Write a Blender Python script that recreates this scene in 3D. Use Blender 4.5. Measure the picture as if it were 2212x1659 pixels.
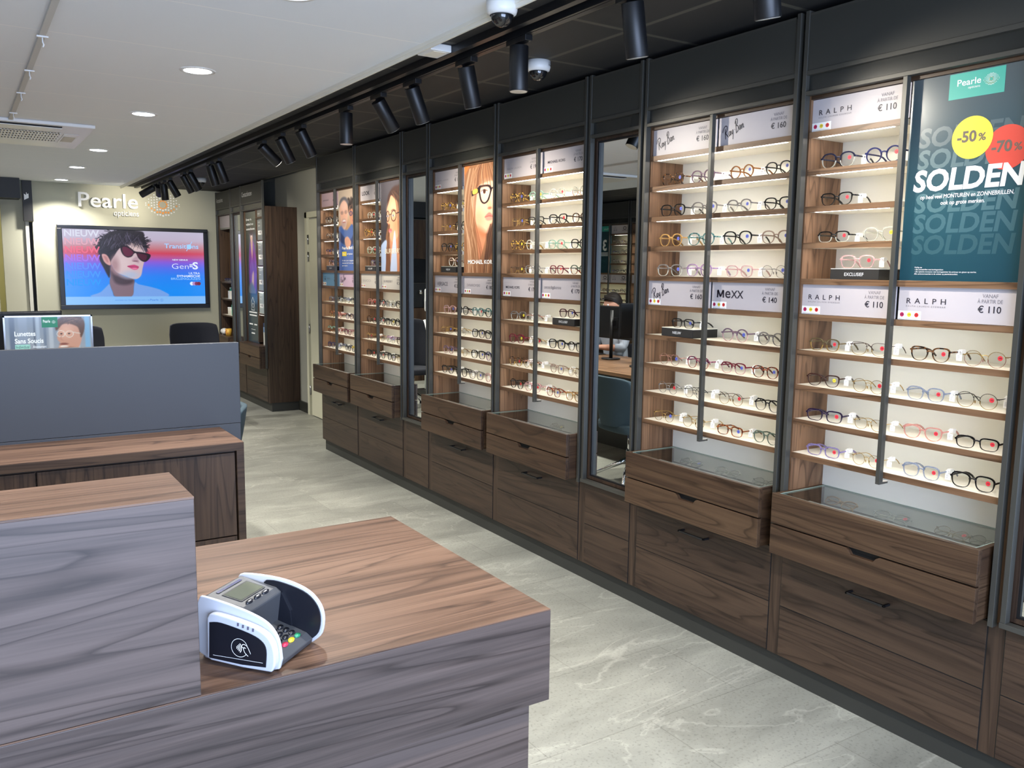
import bpy, bmesh, math, random
import numpy as np
from mathutils import Vector, Matrix

random.seed(7)
for o in list(bpy.data.objects):
    bpy.data.objects.remove(o)
SC = bpy.context.scene
COL = SC.collection
PI = math.pi

# ------------------------------------------------------------------ camera
cam = bpy.data.cameras.new('camera')
cam.sensor_fit = 'HORIZONTAL'
cam.sensor_width = 36.0
cam.lens = 1846.53 / 2212 * 36.0
cam.clip_start = 0.02
cam.clip_end = 60
cam_o = bpy.data.objects.new('camera', cam)
COL.objects.link(cam_o)
_rt = Vector((0.8406756, -0.5413999, 0.0122738))
_dn = Vector((-0.0609959, -0.1171850, -0.9912352))
_fw = Vector((0.5380931, 0.8325586, -0.1315377))
cam_o.matrix_world = Matrix(((_rt.x, -_dn.x, -_fw.x, 0.0), (_rt.y, -_dn.y, -_fw.y, 0.0),
                             (_rt.z, -_dn.z, -_fw.z, 1.60), (0, 0, 0, 1)))
SC.camera = cam_o

# ------------------------------------------------------------------ world, exposure, lights
SC.view_settings.view_transform = 'Standard'
SC.view_settings.look = 'None'
SC.view_settings.gamma = 1
SC.view_settings.use_curve_mapping = False
SC.view_settings.exposure = 0.86
SC.cycles.use_denoising = True
SC.cycles.max_bounces = 10
SC.cycles.diffuse_bounces = 5
SC.cycles.glossy_bounces = 5
SC.cycles.transparent_max_bounces = 24
SC.cycles.sample_clamp_indirect = 6.0
SC.cycles.caustics_reflective = False
SC.cycles.caustics_refractive = False
W = bpy.data.worlds.new('world')
SC.world = W
W.use_nodes = True
W.node_tree.nodes['Background'].inputs[0].default_value = (0.62, 0.80, 1.0, 1)
W.node_tree.nodes['Background'].inputs[1].default_value = 0.3

def lin(c):
    return tuple(((v / 255.0) / 12.92 if v <= 10 else (((v / 255.0) + 0.055) / 1.055) ** 2.4) for v in c)

def lamp(name, kind, loc, energy, color=(1, 1, 1), aim=None, **kw):
    d = bpy.data.lights.new(name, kind)
    d.energy = energy
    d.color = color
    for k, v in kw.items():
        setattr(d, k, v)
    o = bpy.data.objects.new(name, d)
    COL.objects.link(o)
    o.location = loc
    if aim is not None:
        o.rotation_euler = (Vector(aim) - Vector(loc)).to_track_quat('-Z', 'Y').to_euler()
    return o

WARM = (1.0, 0.92, 0.78)
NEUT = (1.0, 0.965, 0.90)
# daylight through the shop window behind the viewer
lamp('daylight', 'AREA', (0.2, -2.05, 1.35), 200, (0.56, 0.70, 1.0), aim=(0.2, 5, 1.2),
     shape='RECTANGLE', size=4.2, size_y=2.1)
# recessed ceiling downlights (the lamp of each one; its body is built below)
DOWN = [(1.05, y) for y in (0.20, 1.65, 3.06, 4.49, 5.94, 8.0, 9.51, 11.0)]
DOWN2 = [(-0.45, 5.7), (-0.45, 1.65), (-0.45, 3.4), (-0.45, 7.6), (-0.45, 9.6)]  # after the mirrored first one, unseen lamps added for general light
for i, (x, y) in enumerate(DOWN + DOWN2):
    lamp('downlight_lamp', 'AREA', (x, y, 2.535), (9 if abs(y-1.65) < .1 and x > 0 else 16) if i < len(DOWN) else 13, NEUT, aim=(x, y, 0),
         shape='DISK', size=0.12, spread=math.radians(125))

# ------------------------------------------------------------------ mesh builder
def rotm(axis, ang):
    return Matrix.Rotation(ang, 3, axis)

class MB:
    def __init__(s):
        s.v = []; s.f = []; s.mi = []; s.sm = []
    def add(s, vs, fs, m=0, smooth=False):
        b = len(s.v)
        s.v += [tuple(v) for v in vs]
        for f in fs:
            s.f.append(tuple(i + b for i in f)); s.mi.append(m); s.sm.append(smooth)
        return s
    def box(s, x0, x1, y0, y1, z0, z1, m=0, R=None, c=None):
        vs = [(x, y, z) for x in (x0, x1) for y in (y0, y1) for z in (z0, z1)]
        if R is not None:
            cc = Vector(c if c is not None else ((x0+x1)/2, (y0+y1)/2, (z0+z1)/2))
            vs = [tuple(R @ (Vector(v) - cc) + cc) for v in vs]
        return s.add(vs, [(0, 1, 3, 2), (4, 6, 7, 5), (0, 4, 5, 1), (2, 3, 7, 6), (0, 2, 6, 4), (1, 5, 7, 3)], m)
    def prism(s, poly, axis, a, b, m=0, smooth=False):
        n = len(poly)
        def P(p, d):
            return (d, p[0], p[1]) if axis == 'x' else (p[0], d, p[1]) if axis == 'y' else (p[0], p[1], d)
        vs = [P(p, a) for p in poly] + [P(p, b) for p in poly]
        s.add(vs, [tuple(range(n))[::-1], tuple(range(n, 2*n))], m)
        base = len(s.v) - 2*n
        for i in range(n):
            j = (i+1) % n
            s.f.append((base+i, base+j, base+n+j, base+n+i)); s.mi.append(m); s.sm.append(smooth)
        return s
    def cyl(s, p0, p1, r0, r1=None, n=24, m=0, caps=True, smooth=True):
        r1 = r0 if r1 is None else r1
        p0, p1 = Vector(p0), Vector(p1)
        d = (p1-p0).normalized()
        a = d.orthogonal().normalized(); b = d.cross(a)
        vs = []
        for p, r in ((p0, r0), (p1, r1)):
            for i in range(n):
                t = 2*PI*i/n
                vs.append(tuple(p + a*(r*math.cos(t)) + b*(r*math.sin(t))))
        s.add(vs, [(i, (i+1) % n, n+(i+1) % n, n+i) for i in range(n)], m, smooth)
        if caps:
            base = len(s.v) - 2*n
            s.f.append(tuple(base+i for i in range(n))[::-1]); s.mi.append(m); s.sm.append(False)
            s.f.append(tuple(base+n+i for i in range(n))); s.mi.append(m); s.sm.append(False)
        return s
    def lathe(s, prof, c=(0, 0, 0), n=32, m=0, smooth=True):
        vs = []
        for r, z in prof:
            for i in range(n):
                t = 2*PI*i/n
                vs.append((c[0]+r*math.cos(t), c[1]+r*math.sin(t), c[2]+z))
        fs = []
        for k in range(len(prof)-1):
            for i in range(n):
                j = (i+1) % n
                fs.append((k*n+i, k*n+j, (k+1)*n+j, (k+1)*n+i))
        return s.add(vs, fs, m, smooth)
    def tube(s, pts, rad, n=8, m=0, smooth=True, flat=1.0, up=None, closed=False):
        pts = [Vector(p) for p in pts]
        N = len(pts)
        rad = rad if isinstance(rad, (list, tuple)) else [rad]*N
        vs = []
        prev = None
        for i, p in enumerate(pts):
            if closed:
                d = pts[(i+1) % N] - pts[i-1]
            else:
                d = pts[min(i+1, N-1)] - pts[max(i-1, 0)]
            d.normalize()
            if up is not None:
                b = Vector(up); a = b.cross(d)
                if a.length < 1e-5: a = d.orthogonal()
                a.normalize(); b = d.cross(a)
            else:
                a = d.orthogonal() if prev is None else prev - d*prev.dot(d)
                if a.length < 1e-6: a = d.orthogonal()
                a.normalize(); b = d.cross(a)
            prev = a
            for k in range(n):
                t = 2*PI*(k+0.5)/n
                vs.append(tuple(p + a*(rad[i]*math.cos(t)) + b*(rad[i]*flat*math.sin(t))))
        fs = []
        for i in range(N if closed else N-1):
            i2 = (i+1) % N
            for k in range(n):
                k2 = (k+1) % n
                fs.append((i*n+k, i*n+k2, i2*n+k2, i2*n+k))
        s.add(vs, fs, m, smooth)
        if not closed:
            base = len(s.v) - N*n
            s.f.append(tuple(base+k for k in range(n))[::-1]); s.mi.append(m); s.sm.append(False)
            s.f.append(tuple(base+(N-1)*n+k for k in range(n))); s.mi.append(m); s.sm.append(False)
        return s
    def mesh(s, name, mats, off=(0, 0, 0)):
        me = bpy.data.meshes.new(name)
        vs = s.v if tuple(off) == (0, 0, 0) else [(v[0]-off[0], v[1]-off[1], v[2]-off[2]) for v in s.v]
        me.from_pydata(vs, [], s.f)
        for m in mats:
            me.materials.append(m)
        me.polygons.foreach_set('material_index', s.mi)
        me.polygons.foreach_set('use_smooth', s.sm)
        me.update()
        return me
    def build(s, name, mats, parent=None, world=False, bevel=0, seg=2, loc=None, recalc=True):
        mats = mats if isinstance(mats, (list, tuple)) else [mats]
        off = tuple(parent.location) if (world and parent is not None) else (0, 0, 0)
        me = s.mesh(name, mats, off)
        if recalc:
            bm = bmesh.new(); bm.from_mesh(me)
            bmesh.ops.recalc_face_normals(bm, faces=bm.faces)
            bm.to_mesh(me); bm.free()
        o = bpy.data.objects.new(name, me)
        COL.objects.link(o)
        if parent is not None: o.parent = parent
        if loc is not None: o.location = loc
        if bevel:
            b = o.modifiers.new('bevel', 'BEVEL'); b.width = bevel; b.segments = seg
            b.limit_method = 'ANGLE'; b.angle_limit = math.radians(40)
        return o

def bx(*a):
    return MB().box(*a)

def tag(o, label, cat, group=None, kind=None):
    o['label'] = label; o['category'] = cat
    if group: o['group'] = group
    if kind: o['kind'] = kind
    return o

def thing(name, label, cat, loc=(0, 0, 0), rz=0, group=None):
    o = bpy.data.objects.new(name, None)
    COL.objects.link(o)
    o.empty_display_size = 0.05
    o.location = loc; o.rotation_euler = (0, 0, rz)
    return tag(o, label, cat, group)

def struct(name, mb, m, label=None, bevel=0, recalc=True):
    o = mb.build(name, m, bevel=bevel, recalc=recalc)
    o['kind'] = 'structure'
    if label: o['label'] = label
    return o

# ------------------------------------------------------------------ materials
MATS = {}
def mat(name, col, rough=0.5, metal=0.0, emit=None, es=0.0, spec=0.5, coat=0.0, alpha=None):
    if name in MATS: return MATS[name]
    m = bpy.data.materials.new(name); m.use_nodes = True
    b = m.node_tree.nodes['Principled BSDF']
    b.inputs['Base Color'].default_value = (*lin(col), 1)
    b.inputs['Roughness'].default_value = rough
    b.inputs['Metallic'].default_value = metal
    b.inputs['Specular IOR Level'].default_value = spec
    b.inputs['Coat Weight'].default_value = coat
    if emit:
        b.inputs['Emission Color'].default_value = (*lin(emit), 1)
        b.inputs['Emission Strength'].default_value = es
    MATS[name] = m
    return m

class NT:
    def __init__(s, m):
        s.t = m.node_tree; s.n = s.t.nodes; s.l = s.t.links
    def new(s, typ, **kw):
        n = s.n.new(typ)
        for k, v in kw.items():
            if k in n.inputs.keys() if isinstance(k, str) else False:
                n.inputs[k].default_value = v
            else:
                setattr(n, k, v)
        return n
    def link(s, a, b): s.l.new(a, b)

def ramp(n, stops):
    cr = n.color_ramp
    while len(cr.elements) < len(stops): cr.elements.new(0.5)
    for e, (p, c) in zip(cr.elements, stops):
        e.position = p; e.color = (*lin(c), 1)

def wood(axis='y', tone='mid', rough=0.42):
    key = 'walnut_%s_%s' % (axis, tone)
    if key in MATS: return MATS[key]
    m = bpy.data.materials.new(key); m.use_nodes = True
    t = NT(m); b = t.n['Principled BSDF']
    tc = t.new('ShaderNodeTexCoord'); oi = t.new('ShaderNodeObjectInfo')
    ml = t.new('ShaderNodeMath', operation='MULTIPLY'); ml.inputs[1].default_value = 23.0
    t.link(oi.outputs['Random'], ml.inputs[0])
    ofs = t.new('ShaderNodeCombineXYZ')
    for k in range(3): t.link(ml.outputs[0], ofs.inputs[k])
    ad = t.new('ShaderNodeVectorMath', operation='ADD')
    t.link(tc.outputs['Object'], ad.inputs[0]); t.link(ofs.outputs[0], ad.inputs[1])
    def stretched(along, across):
        mp = t.new('ShaderNodeMapping')
        mp.inputs['Scale'].default_value = {'x': (along, across, across), 'y': (across, along, across), 'z': (across, across, along)}[axis]
        t.link(ad.outputs[0], mp.inputs['Vector'])
        return mp.outputs[0]
    def noise(vec, scale, detail, rough_, dist=0.0):
        n = t.new('ShaderNodeTexNoise'); n.inputs['Scale'].default_value = scale; n.inputs['Detail'].default_value = detail
        n.inputs['Roughness'].default_value = rough_; n.inputs['Distortion'].default_value = dist
        t.link(vec, n.inputs['Vector']); return n.outputs['Fac']
    def mul(v, k, addv=None):
        n = t.new('ShaderNodeMath', operation='MULTIPLY_ADD'); n.inputs[1].default_value = k; n.inputs[2].default_value = 0.0
        t.link(v, n.inputs[0])
        if addv is not None: t.link(addv, n.inputs[2])
        return n.outputs[0]
    broad = noise(stretched(0.35, 6.0), 1.0, 4, 0.55, 0.7)          # board-wide light and dark streaks
    mid = noise(stretched(0.9, 38.0), 1.0, 4, 0.6, 0.25)             # grain lines
    fine = noise(stretched(5.0, 240.0), 1.0, 3, 0.6)                 # pores
    v = mul(broad, 0.50, mul(mid, 0.42, mul(fine, 0.20)))
    rp = t.new('ShaderNodeValToRGB')
    tones = {'mid': [(0.36, (44, 31, 23)), (0.50, (65, 47, 34)), (0.62, (81, 61, 44)), (0.80, (95, 74, 54))],
             'light': [(0.36, (76, 54, 38)), (0.48, (106, 78, 56)), (0.60, (128, 97, 71)), (0.80, (145, 113, 85))],
             'dark': [(0.36, (38, 28, 22)), (0.50, (56, 42, 33)), (0.62, (69, 53, 41)), (0.80, (81, 63, 49))],
             'top': [(0.36, (56, 41, 33)), (0.48, (86, 65, 52)), (0.60, (106, 82, 67)), (0.80, (122, 97, 80))],
             'grey': [(0.36, (48, 41, 38)), (0.48, (72, 62, 58)), (0.60, (88, 76, 71)), (0.80, (100, 87, 81))]}
    ramp(rp, tones[tone])
    t.link(v, rp.inputs['Fac'])
    # thin dark figure lines that wander and close into long loops
    n3 = noise(stretched(0.30, 5.0), 1.0, 2.5, 0.5, 1.1)
    sc_ = t.new('ShaderNodeMath', operation='MULTIPLY'); sc_.inputs[1].default_value = 13.0; t.link(n3, sc_.inputs[0])
    fr = t.new('ShaderNodeMath', operation='FRACT'); t.link(sc_.outputs[0], fr.inputs[0])
    lr = t.new('ShaderNodeValToRGB'); ramp(lr, [(0.0, (132, 126, 122)), (0.10, (208, 204, 202)), (0.34, (255, 255, 255)), (0.93, (244, 244, 244)), (1.0, (150, 144, 140))])
    t.link(fr.outputs[0], lr.inputs['Fac'])
    mx = t.new('ShaderNodeMix', data_type='RGBA', blend_type='MULTIPLY'); mx.inputs[0].default_value = 0.75
    t.link(rp.outputs['Color'], mx.inputs[6]); t.link(lr.outputs['Color'], mx.inputs[7])
    t.link(mx.outputs[2], b.inputs['Base Color'])
    b.inputs['Roughness'].default_value = rough
    b.inputs['Specular IOR Level'].default_value = 0.35
    MATS[key] = m
    return m

def floor_mat():
    m = bpy.data.materials.new('stone_tile'); m.use_nodes = True
    t = NT(m); b = t.n['Principled BSDF']
    tc = t.new('ShaderNodeTexCoord')
    br = t.new('ShaderNodeTexBrick')
    br.offset = 0.5
    br.inputs['Scale'].default_value = 1.0
    br.inputs['Brick Width'].default_value = 0.9
    br.inputs['Row Height'].default_value = 0.45
    br.inputs['Mortar Size'].default_value = 0.0022
    br.inputs['Mortar Smooth'].default_value = 0.1
    br.inputs['Bias'].default_value = 0.0
    br.inputs['Color1'].default_value = (*lin((150, 150, 140)), 1)
    br.inputs['Color2'].default_value = (*lin((163, 163, 152)), 1)
    br.inputs['Mortar'].default_value = (*lin((138, 138, 128)), 1)
    mp = t.new('ShaderNodeMapping'); mp.inputs['Rotation'].default_value = (0, 0, 0)
    mp.inputs['Location'].default_value = (0.25, 0.1, 0)
    t.link(tc.outputs['Object'], mp.inputs['Vector']); t.link(mp.outputs[0], br.inputs['Vector'])
    # clouded stone
    n1 = t.new('ShaderNodeTexNoise'); n1.inputs['Scale'].default_value = 1.25; n1.inputs['Detail'].default_value = 9
    n1.inputs['Roughness'].default_value = 0.62; n1.inputs['Distortion'].default_value = 0.6
    mp1 = t.new('ShaderNodeMapping'); mp1.inputs['Rotation'].default_value = (0, 0, 0.6); mp1.inputs['Scale'].default_value = (1, 2.6, 1)
    t.link(tc.outputs['Object'], mp1.inputs['Vector']); t.link(mp1.outputs[0], n1.inputs['Vector'])
    r1 = t.new('ShaderNodeValToRGB'); ramp(r1, [(0.30, (196, 196, 196)), (0.5, (226, 226, 226)), (0.70, (255, 255, 255))])
    t.link(n1.outputs['Fac'], r1.inputs['Fac'])
    mx = t.new('ShaderNodeMix', data_type='RGBA', blend_type='MULTIPLY'); mx.inputs[0].default_value = 1.0
    t.link(br.outputs['Color'], mx.inputs[6]); t.link(r1.outputs['Color'], mx.inputs[7])
    # pale veins
    nv = t.new('ShaderNodeTexNoise'); nv.inputs['Scale'].default_value = 1.1; nv.inputs['Detail'].default_value = 6
    nv.inputs['Distortion'].default_value = 1.2
    mpv = t.new('ShaderNodeMapping'); mpv.inputs['Rotation'].default_value = (0, 0, -0.5); mpv.inputs['Scale'].default_value = (0.8, 2.4, 1)
    t.link(tc.outputs['Object'], mpv.inputs['Vector']); t.link(mpv.outputs[0], nv.inputs['Vector'])
    rv = t.new('ShaderNodeValToRGB'); ramp(rv, [(0.490, (0, 0, 0)), (0.50, (130, 130, 130)), (0.510, (0, 0, 0))])
    t.link(nv.outputs['Fac'], rv.inputs['Fac'])
    mv = t.new('ShaderNodeMix', data_type='RGBA', blend_type='MIX')
    t.link(rv.outputs['Color'], mv.inputs[0]); t.link(mx.outputs[2], mv.inputs[6])
    mv.inputs[7].default_value = (*lin((205, 203, 190)), 1)
    # speckle
    ns = t.new('ShaderNodeTexNoise'); ns.inputs['Scale'].default_value = 90; ns.inputs['Detail'].default_value = 2
    t.link(tc.outputs['Object'], ns.inputs['Vector'])
    rs = t.new('ShaderNodeValToRGB'); ramp(rs, [(0.30, (205, 205, 205)), (0.45, (255, 255, 255))])
    t.link(ns.outputs['Fac'], rs.inputs['Fac'])
    ms = t.new('ShaderNodeMix', data_type='RGBA', blend_type='MULTIPLY'); ms.inputs[0].default_value = 0.7
    t.link(mv.outputs[2], ms.inputs[6]); t.link(rs.outputs['Color'], ms.inputs[7])
    t.link(ms.outputs[2], b.inputs['Base Color'])
    b.inputs['Roughness'].default_value = 0.46
    b.inputs['Specular IOR Level'].default_value = 0.4
    bp = t.new('ShaderNodeBump'); bp.inputs['Strength'].default_value = 0.05
    t.link(n1.outputs['Fac'], bp.inputs['Height']); t.link(bp.outputs[0], b.inputs['Normal'])
    return m

def glassy(name, col=(255, 255, 255), tint=1.0, ior=1.5, rough=0.0):
    if name in MATS: return MATS[name]
    m = bpy.data.materials.new(name); m.use_nodes = True
    t = NT(m); t.n.remove(t.n['Principled BSDF'])
    out = t.n['Material Output']
    tr = t.new('ShaderNodeBsdfTransparent'); tr.inputs[0].default_value = (*[c*tint for c in lin(col)], 1)
    gl = t.new('ShaderNodeBsdfGlossy'); gl.inputs['Roughness'].default_value = rough
    lw = t.new('ShaderNodeLayerWeight'); lw.inputs[0].default_value = 0.5
    pw = t.new('ShaderNodeMath', operation='POWER'); pw.inputs[1].default_value = 4.0
    t.link(lw.outputs['Facing'], pw.inputs[0])
    fr = t.new('ShaderNodeMath', operation='MULTIPLY_ADD', use_clamp=True)
    f0 = ((ior-1)/(ior+1))**2*1.8
    fr.inputs[1].default_value = 1-f0; fr.inputs[2].default_value = f0
    t.link(pw.outputs[0], fr.inputs[0])
    mx = t.new('ShaderNodeMixShader')
    t.link(fr.outputs[0], mx.inputs[0]); t.link(tr.outputs[0], mx.inputs[1]); t.link(gl.outputs[0], mx.inputs[2])
    t.link(mx.outputs[0], out.inputs[0])
    MATS[name] = m
    return m

def acetate(name, col, clear=0.5):
    """translucent spectacle plastic"""
    if name in MATS: return MATS[name]
    m = bpy.data.materials.new(name); m.use_nodes = True
    t = NT(m); b = t.n['Principled BSDF']; out = t.n['Material Output']
    b.inputs['Base Color'].default_value = (*lin(col), 1); b.inputs['Roughness'].default_value = 0.12
    tr = t.new('ShaderNodeBsdfTransparent'); tr.inputs[0].default_value = (*[0.35+0.65*c for c in lin(col)], 1)
    mx = t.new('ShaderNodeMixShader'); mx.inputs[0].default_value = clear
    t.link(b.outputs[0], mx.inputs[1]); t.link(tr.outputs[0], mx.inputs[2]); t.link(mx.outputs[0], out.inputs[0])
    MATS[name] = m
    return m

def tortoise(name, c1, c2):
    if name in MATS: return MATS[name]
    m = bpy.data.materials.new(name); m.use_nodes = True
    t = NT(m); b = t.n['Principled BSDF']
    tc = t.new('ShaderNodeTexCoord')
    n = t.new('ShaderNodeTexNoise'); n.inputs['Scale'].default_value = 95; n.inputs['Detail'].default_value = 1.5
    t.link(tc.outputs['Object'], n.inputs['Vector'])
    r = t.new('ShaderNodeValToRGB'); ramp(r, [(0.46, c1), (0.56, c2)])
    t.link(n.outputs['Fac'], r.inputs['Fac']); t.link(r.outputs['Color'], b.inputs['Base Color'])
    b.inputs['Roughness'].default_value = 0.15
    MATS[name] = m
    return m

def print_mat(name, emit=0.0, rough=0.3):
    if name in MATS: return MATS[name]
    m = bpy.data.materials.new(name); m.use_nodes = True
    t = NT(m); b = t.n['Principled BSDF']
    a = t.new('ShaderNodeAttribute'); a.attribute_name = 'picture'
    b.inputs['Roughness'].default_value = rough
    if emit:
        b.inputs['Base Color'].default_value = (0.01, 0.01, 0.01, 1)
        t.link(a.outputs['Color'], b.inputs['Emission Color']); b.inputs['Emission Strength'].default_value = emit
    else:
        t.link(a.outputs['Color'], b.inputs['Base Color'])
    MATS[name] = m
    return m

def ceiling_mat():
    m = bpy.data.materials.new('ceiling_panel'); m.use_nodes = True
    t = NT(m); b = t.n['Principled BSDF']
    tc = t.new('ShaderNodeTexCoord'); sx = t.new('ShaderNodeSeparateXYZ')
    t.link(tc.outputs['Object'], sx.inputs[0])
    ad = t.new('ShaderNodeMath', operation='ADD'); ad.inputs[1].default_value = -0.516 + 7.2
    t.link(sx.outputs['Y'], ad.inputs[0])
    md = t.new('ShaderNodeMath', operation='MODULO'); md.inputs[1].default_value = 0.72
    t.link(ad.outputs[0], md.inputs[0])
    lt = t.new('ShaderNodeMath', operation='LESS_THAN'); lt.inputs[1].default_value = 0.006
    t.link(md.outputs[0], lt.inputs[0])
    mx = t.new('ShaderNodeMix', data_type='RGBA')
    t.link(lt.outputs[0], mx.inputs[0])
    mx.inputs[6].default_value = (*lin((230, 235, 241)), 1); mx.inputs[7].default_value = (*lin((250, 250, 250)), 1)
    t.link(mx.outputs[2], b.inputs['Base Color']); b.inputs['Roughness'].default_value = 0.75
    return m

def black_tile_mat():
    m = bpy.data.materials.new('black_ceiling_tile'); m.use_nodes = True
    t = NT(m); b = t.n['Principled BSDF']
    tc = t.new('ShaderNodeTexCoord')
    br = t.new('ShaderNodeTexBrick'); br.offset = 0
    br.inputs['Scale'].default_value = 1; br.inputs['Brick Width'].default_value = 0.575; br.inputs['Row Height'].default_value = 0.575
    br.inputs['Mortar Size'].default_value = 0.012; br.inputs['Mortar Smooth'].default_value = 0.0
    br.inputs['Color1'].default_value = (*lin((26, 26, 26)), 1); br.inputs['Color2'].default_value = (*lin((28, 28, 28)), 1)
    br.inputs['Mortar'].default_value = (*lin((70, 68, 60)), 1)
    mp = t.new('ShaderNodeMapping'); mp.inputs['Location'].default_value = (-0.01, -0.447, 0)
    t.link(tc.outputs['Object'], mp.inputs['Vector']); t.link(mp.outputs[0], br.inputs['Vector'])
    t.link(br.outputs['Color'], b.inputs['Base Color']); b.inputs['Roughness'].default_value = 0.7
    return m

def plaster(name, c):
    if name in MATS: return MATS[name]
    m = mat(name, c, 0.75)
    t = NT(m); b = t.n['Principled BSDF']
    n = t.new('ShaderNodeTexNoise'); n.inputs['Scale'].default_value = 120; n.inputs['Detail'].default_value = 3
    bp = t.new('ShaderNodeBump'); bp.inputs['Strength'].default_value = 0.04
    tc = t.new('ShaderNodeTexCoord'); t.link(tc.outputs['Object'], n.inputs['Vector'])
    t.link(n.outputs['Fac'], bp.inputs['Height']); t.link(bp.outputs[0], b.inputs['Normal'])
    return m

M_FRAME = mat('anthracite_metal', (66, 65, 60), 0.42, 0.2)
M_FASCIA = mat('anthracite_panel', (52, 52, 48), 0.5)
M_GLOSSDARK = mat('dark_glossy_strip', (40, 41, 38), 0.22)
M_PLINTH = mat('charcoal_plinth', (46, 46, 42), 0.5)
M_GAP = mat('black_gap', (8, 8, 8), 0.6)
M_WHITELAM = mat('white_laminate', (232, 228, 216), 0.4)
M_BACK = mat('cream_back_panel', (228, 227, 219), 0.5)
M_SIGN = mat('sign_paper', (192, 184, 186), 0.45)
M_BLACKPL = mat('black_plastic', (18, 18, 20), 0.4)
M_BLACKMT = mat('black_powdercoat', (16, 17, 20), 0.42, 0.0)
M_INK = mat('dark_ink', (38, 32, 44), 0.5)
M_GREYINK = mat('grey_ink', (128, 122, 126), 0.5)
M_WHITE = mat('white_print', (245, 245, 243), 0.5)
M_WHITEPL = mat('white_plastic', (228, 228, 226), 0.35)
M_LED = mat('led_light', (255, 255, 255), 0.5, emit=(255, 246, 238), es=11.5)
M_LED2 = mat('led_light_dim', (255, 255, 255), 0.5, emit=(255, 246, 230), es=8.0)
M_LED3 = mat('led_light_low', (255, 255, 255), 0.5, emit=(255, 246, 236), es=9.0)
M_DISC = mat('downlight_diffuser', (255, 255, 255), 0.5, emit=(235, 245, 255), es=14.0)
M_CHROME = mat('chrome', (225, 225, 228), 0.08, 1.0)
M_STEEL = mat('brushed_steel', (170, 170, 172), 0.3, 1.0)
M_MIRROR = mat('mirror_silver', (232, 236, 234), 0.0, 1.0)
M_GLASS = glassy('clear_glass', (225, 232, 228), 0.92)
M_GLASSEDGE = mat('glass_edge', (150, 168, 158), 0.15)
M_LENS = glassy('spectacle_lens', (250, 250, 250), 0.97, 1.35)
M_RED = mat('red_print', (226, 52, 66), 0.5)
M_YELLOW = mat('yellow_print', (240, 216, 60), 0.5)
M_BLUE = mat('blue_print', (96, 108, 200), 0.5)
M_PINKRED = mat('magenta_print', (196, 44, 92), 0.5)
M_ORANGE = mat('orange_print', (238, 150, 44), 0.5)
M_SRED = mat('scarlet_print', (214, 46, 44), 0.5)
M_TEAL = mat('teal_print', (62, 172, 152), 0.45)
M_TRAY = mat('grey_tray', (118, 115, 112), 0.55)
M_TRAYBAR = mat('pale_divider_bar', (206, 198, 198), 0.4)
M_CREAMPAINT = plaster('cream_door_paint', (205, 203, 180))
M_WALL = plaster('warm_grey_wall', (176, 174, 154))
M_WALL2 = plaster('pale_grey_wall', (160, 160, 150))
M_NAVY = mat('dark_navy_fabric', (20, 22, 32), 0.9)
M_BLUEFAB = mat('teal_blue_fabric', (44, 62, 72), 0.85)

# ------------------------------------------------------------------ lettering
_TC = {}
def _text(s, bold, ext, spacing, shear):
    k = (s, bold, ext, spacing, shear)
    if k in _TC: return _TC[k]
    cu = bpy.data.curves.new('lettering', 'FONT')
    cu.body = s; cu.size = 1.0; cu.offset = bold; cu.extrude = ext; cu.space_character = spacing; cu.shear = shear
    cu.resolution_u = 3
    o = bpy.data.objects.new('lettering', cu)
    COL.objects.link(o)
    bpy.context.view_layer.update()
    dg = bpy.context.evaluated_depsgraph_get()
    me = bpy.data.meshes.new_from_object(o.evaluated_get(dg))
    vs = [tuple(v.co) for v in me.vertices]; fs = [tuple(p.vertices) for p in me.polygons]
    bpy.data.objects.remove(o); bpy.data.meshes.remove(me); bpy.data.curves.remove(cu)
    xs = [v[0] for v in vs] or [0]; ys = [v[1] for v in vs] or [0]
    _TC[k] = (vs, fs, min(xs), max(xs), min(ys), max(ys))
    return _TC[k]

class Plane:
    """2-D drawing frame: a to the right, b up, d towards the viewer"""
    def __init__(s, O, R, U):
        s.O = Vector(O); s.R = Vector(R); s.U = Vector(U); s.N = s.R.cross(s.U)
    def __call__(s, a, b, d=0.0):
        return tuple(s.O + s.R*a + s.U*b + s.N*d)

def txt(mb, P, s, a, b, cap=None, width=None, align='l', bold=0.0, spacing=1.0, shear=0.0, m=0, d=0.0008, ext=0.0):
    vs, fs, x0, x1, y0, y1 = _text(s, bold, ext, spacing, shear)
    if not vs: return
    sy = (cap / 0.70) if cap else None
    if width:
        sx = width / (x1-x0)
        if sy is None: sy = sx
    else:
        sx = sy
    w = (x1-x0)*sx
    ox = a if align == 'l' else a - w/2 if align == 'c' else a - w
    mb.add([P(ox+(v[0]-x0)*sx, b+v[1]*sy, d+(v[2]+ext)*(1 if ext else 0)) for v in vs], fs, m)

def ribbon(mb, P, pts, w, m=0, d=0.0008, spline=True):
    if spline and len(pts) > 2: pts = crs(pts, 5, False)
    n = len(pts)
    vs = []
    for i in range(n):
        p0, p1 = pts[max(i-1, 0)], pts[min(i+1, n-1)]
        dx, dy = p1[0]-p0[0], p1[1]-p0[1]
        L = math.hypot(dx, dy) or 1
        nx, ny = -dy/L*w/2, dx/L*w/2
        vs += [P(pts[i][0]+nx, pts[i][1]+ny, d), P(pts[i][0]-nx, pts[i][1]-ny, d)]
    mb.add(vs, [(2*i, 2*i+1, 2*i+3, 2*i+2) for i in range(n-1)], m)

def disc(mb, P, a, b, r, m=0, d=0.0008, n=20, ry=None):
    ry = ry or r
    mb.add([P(a+r*math.cos(2*PI*i/n), b+ry*math.sin(2*PI*i/n), d) for i in range(n)], [tuple(range(n))], m)

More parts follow.
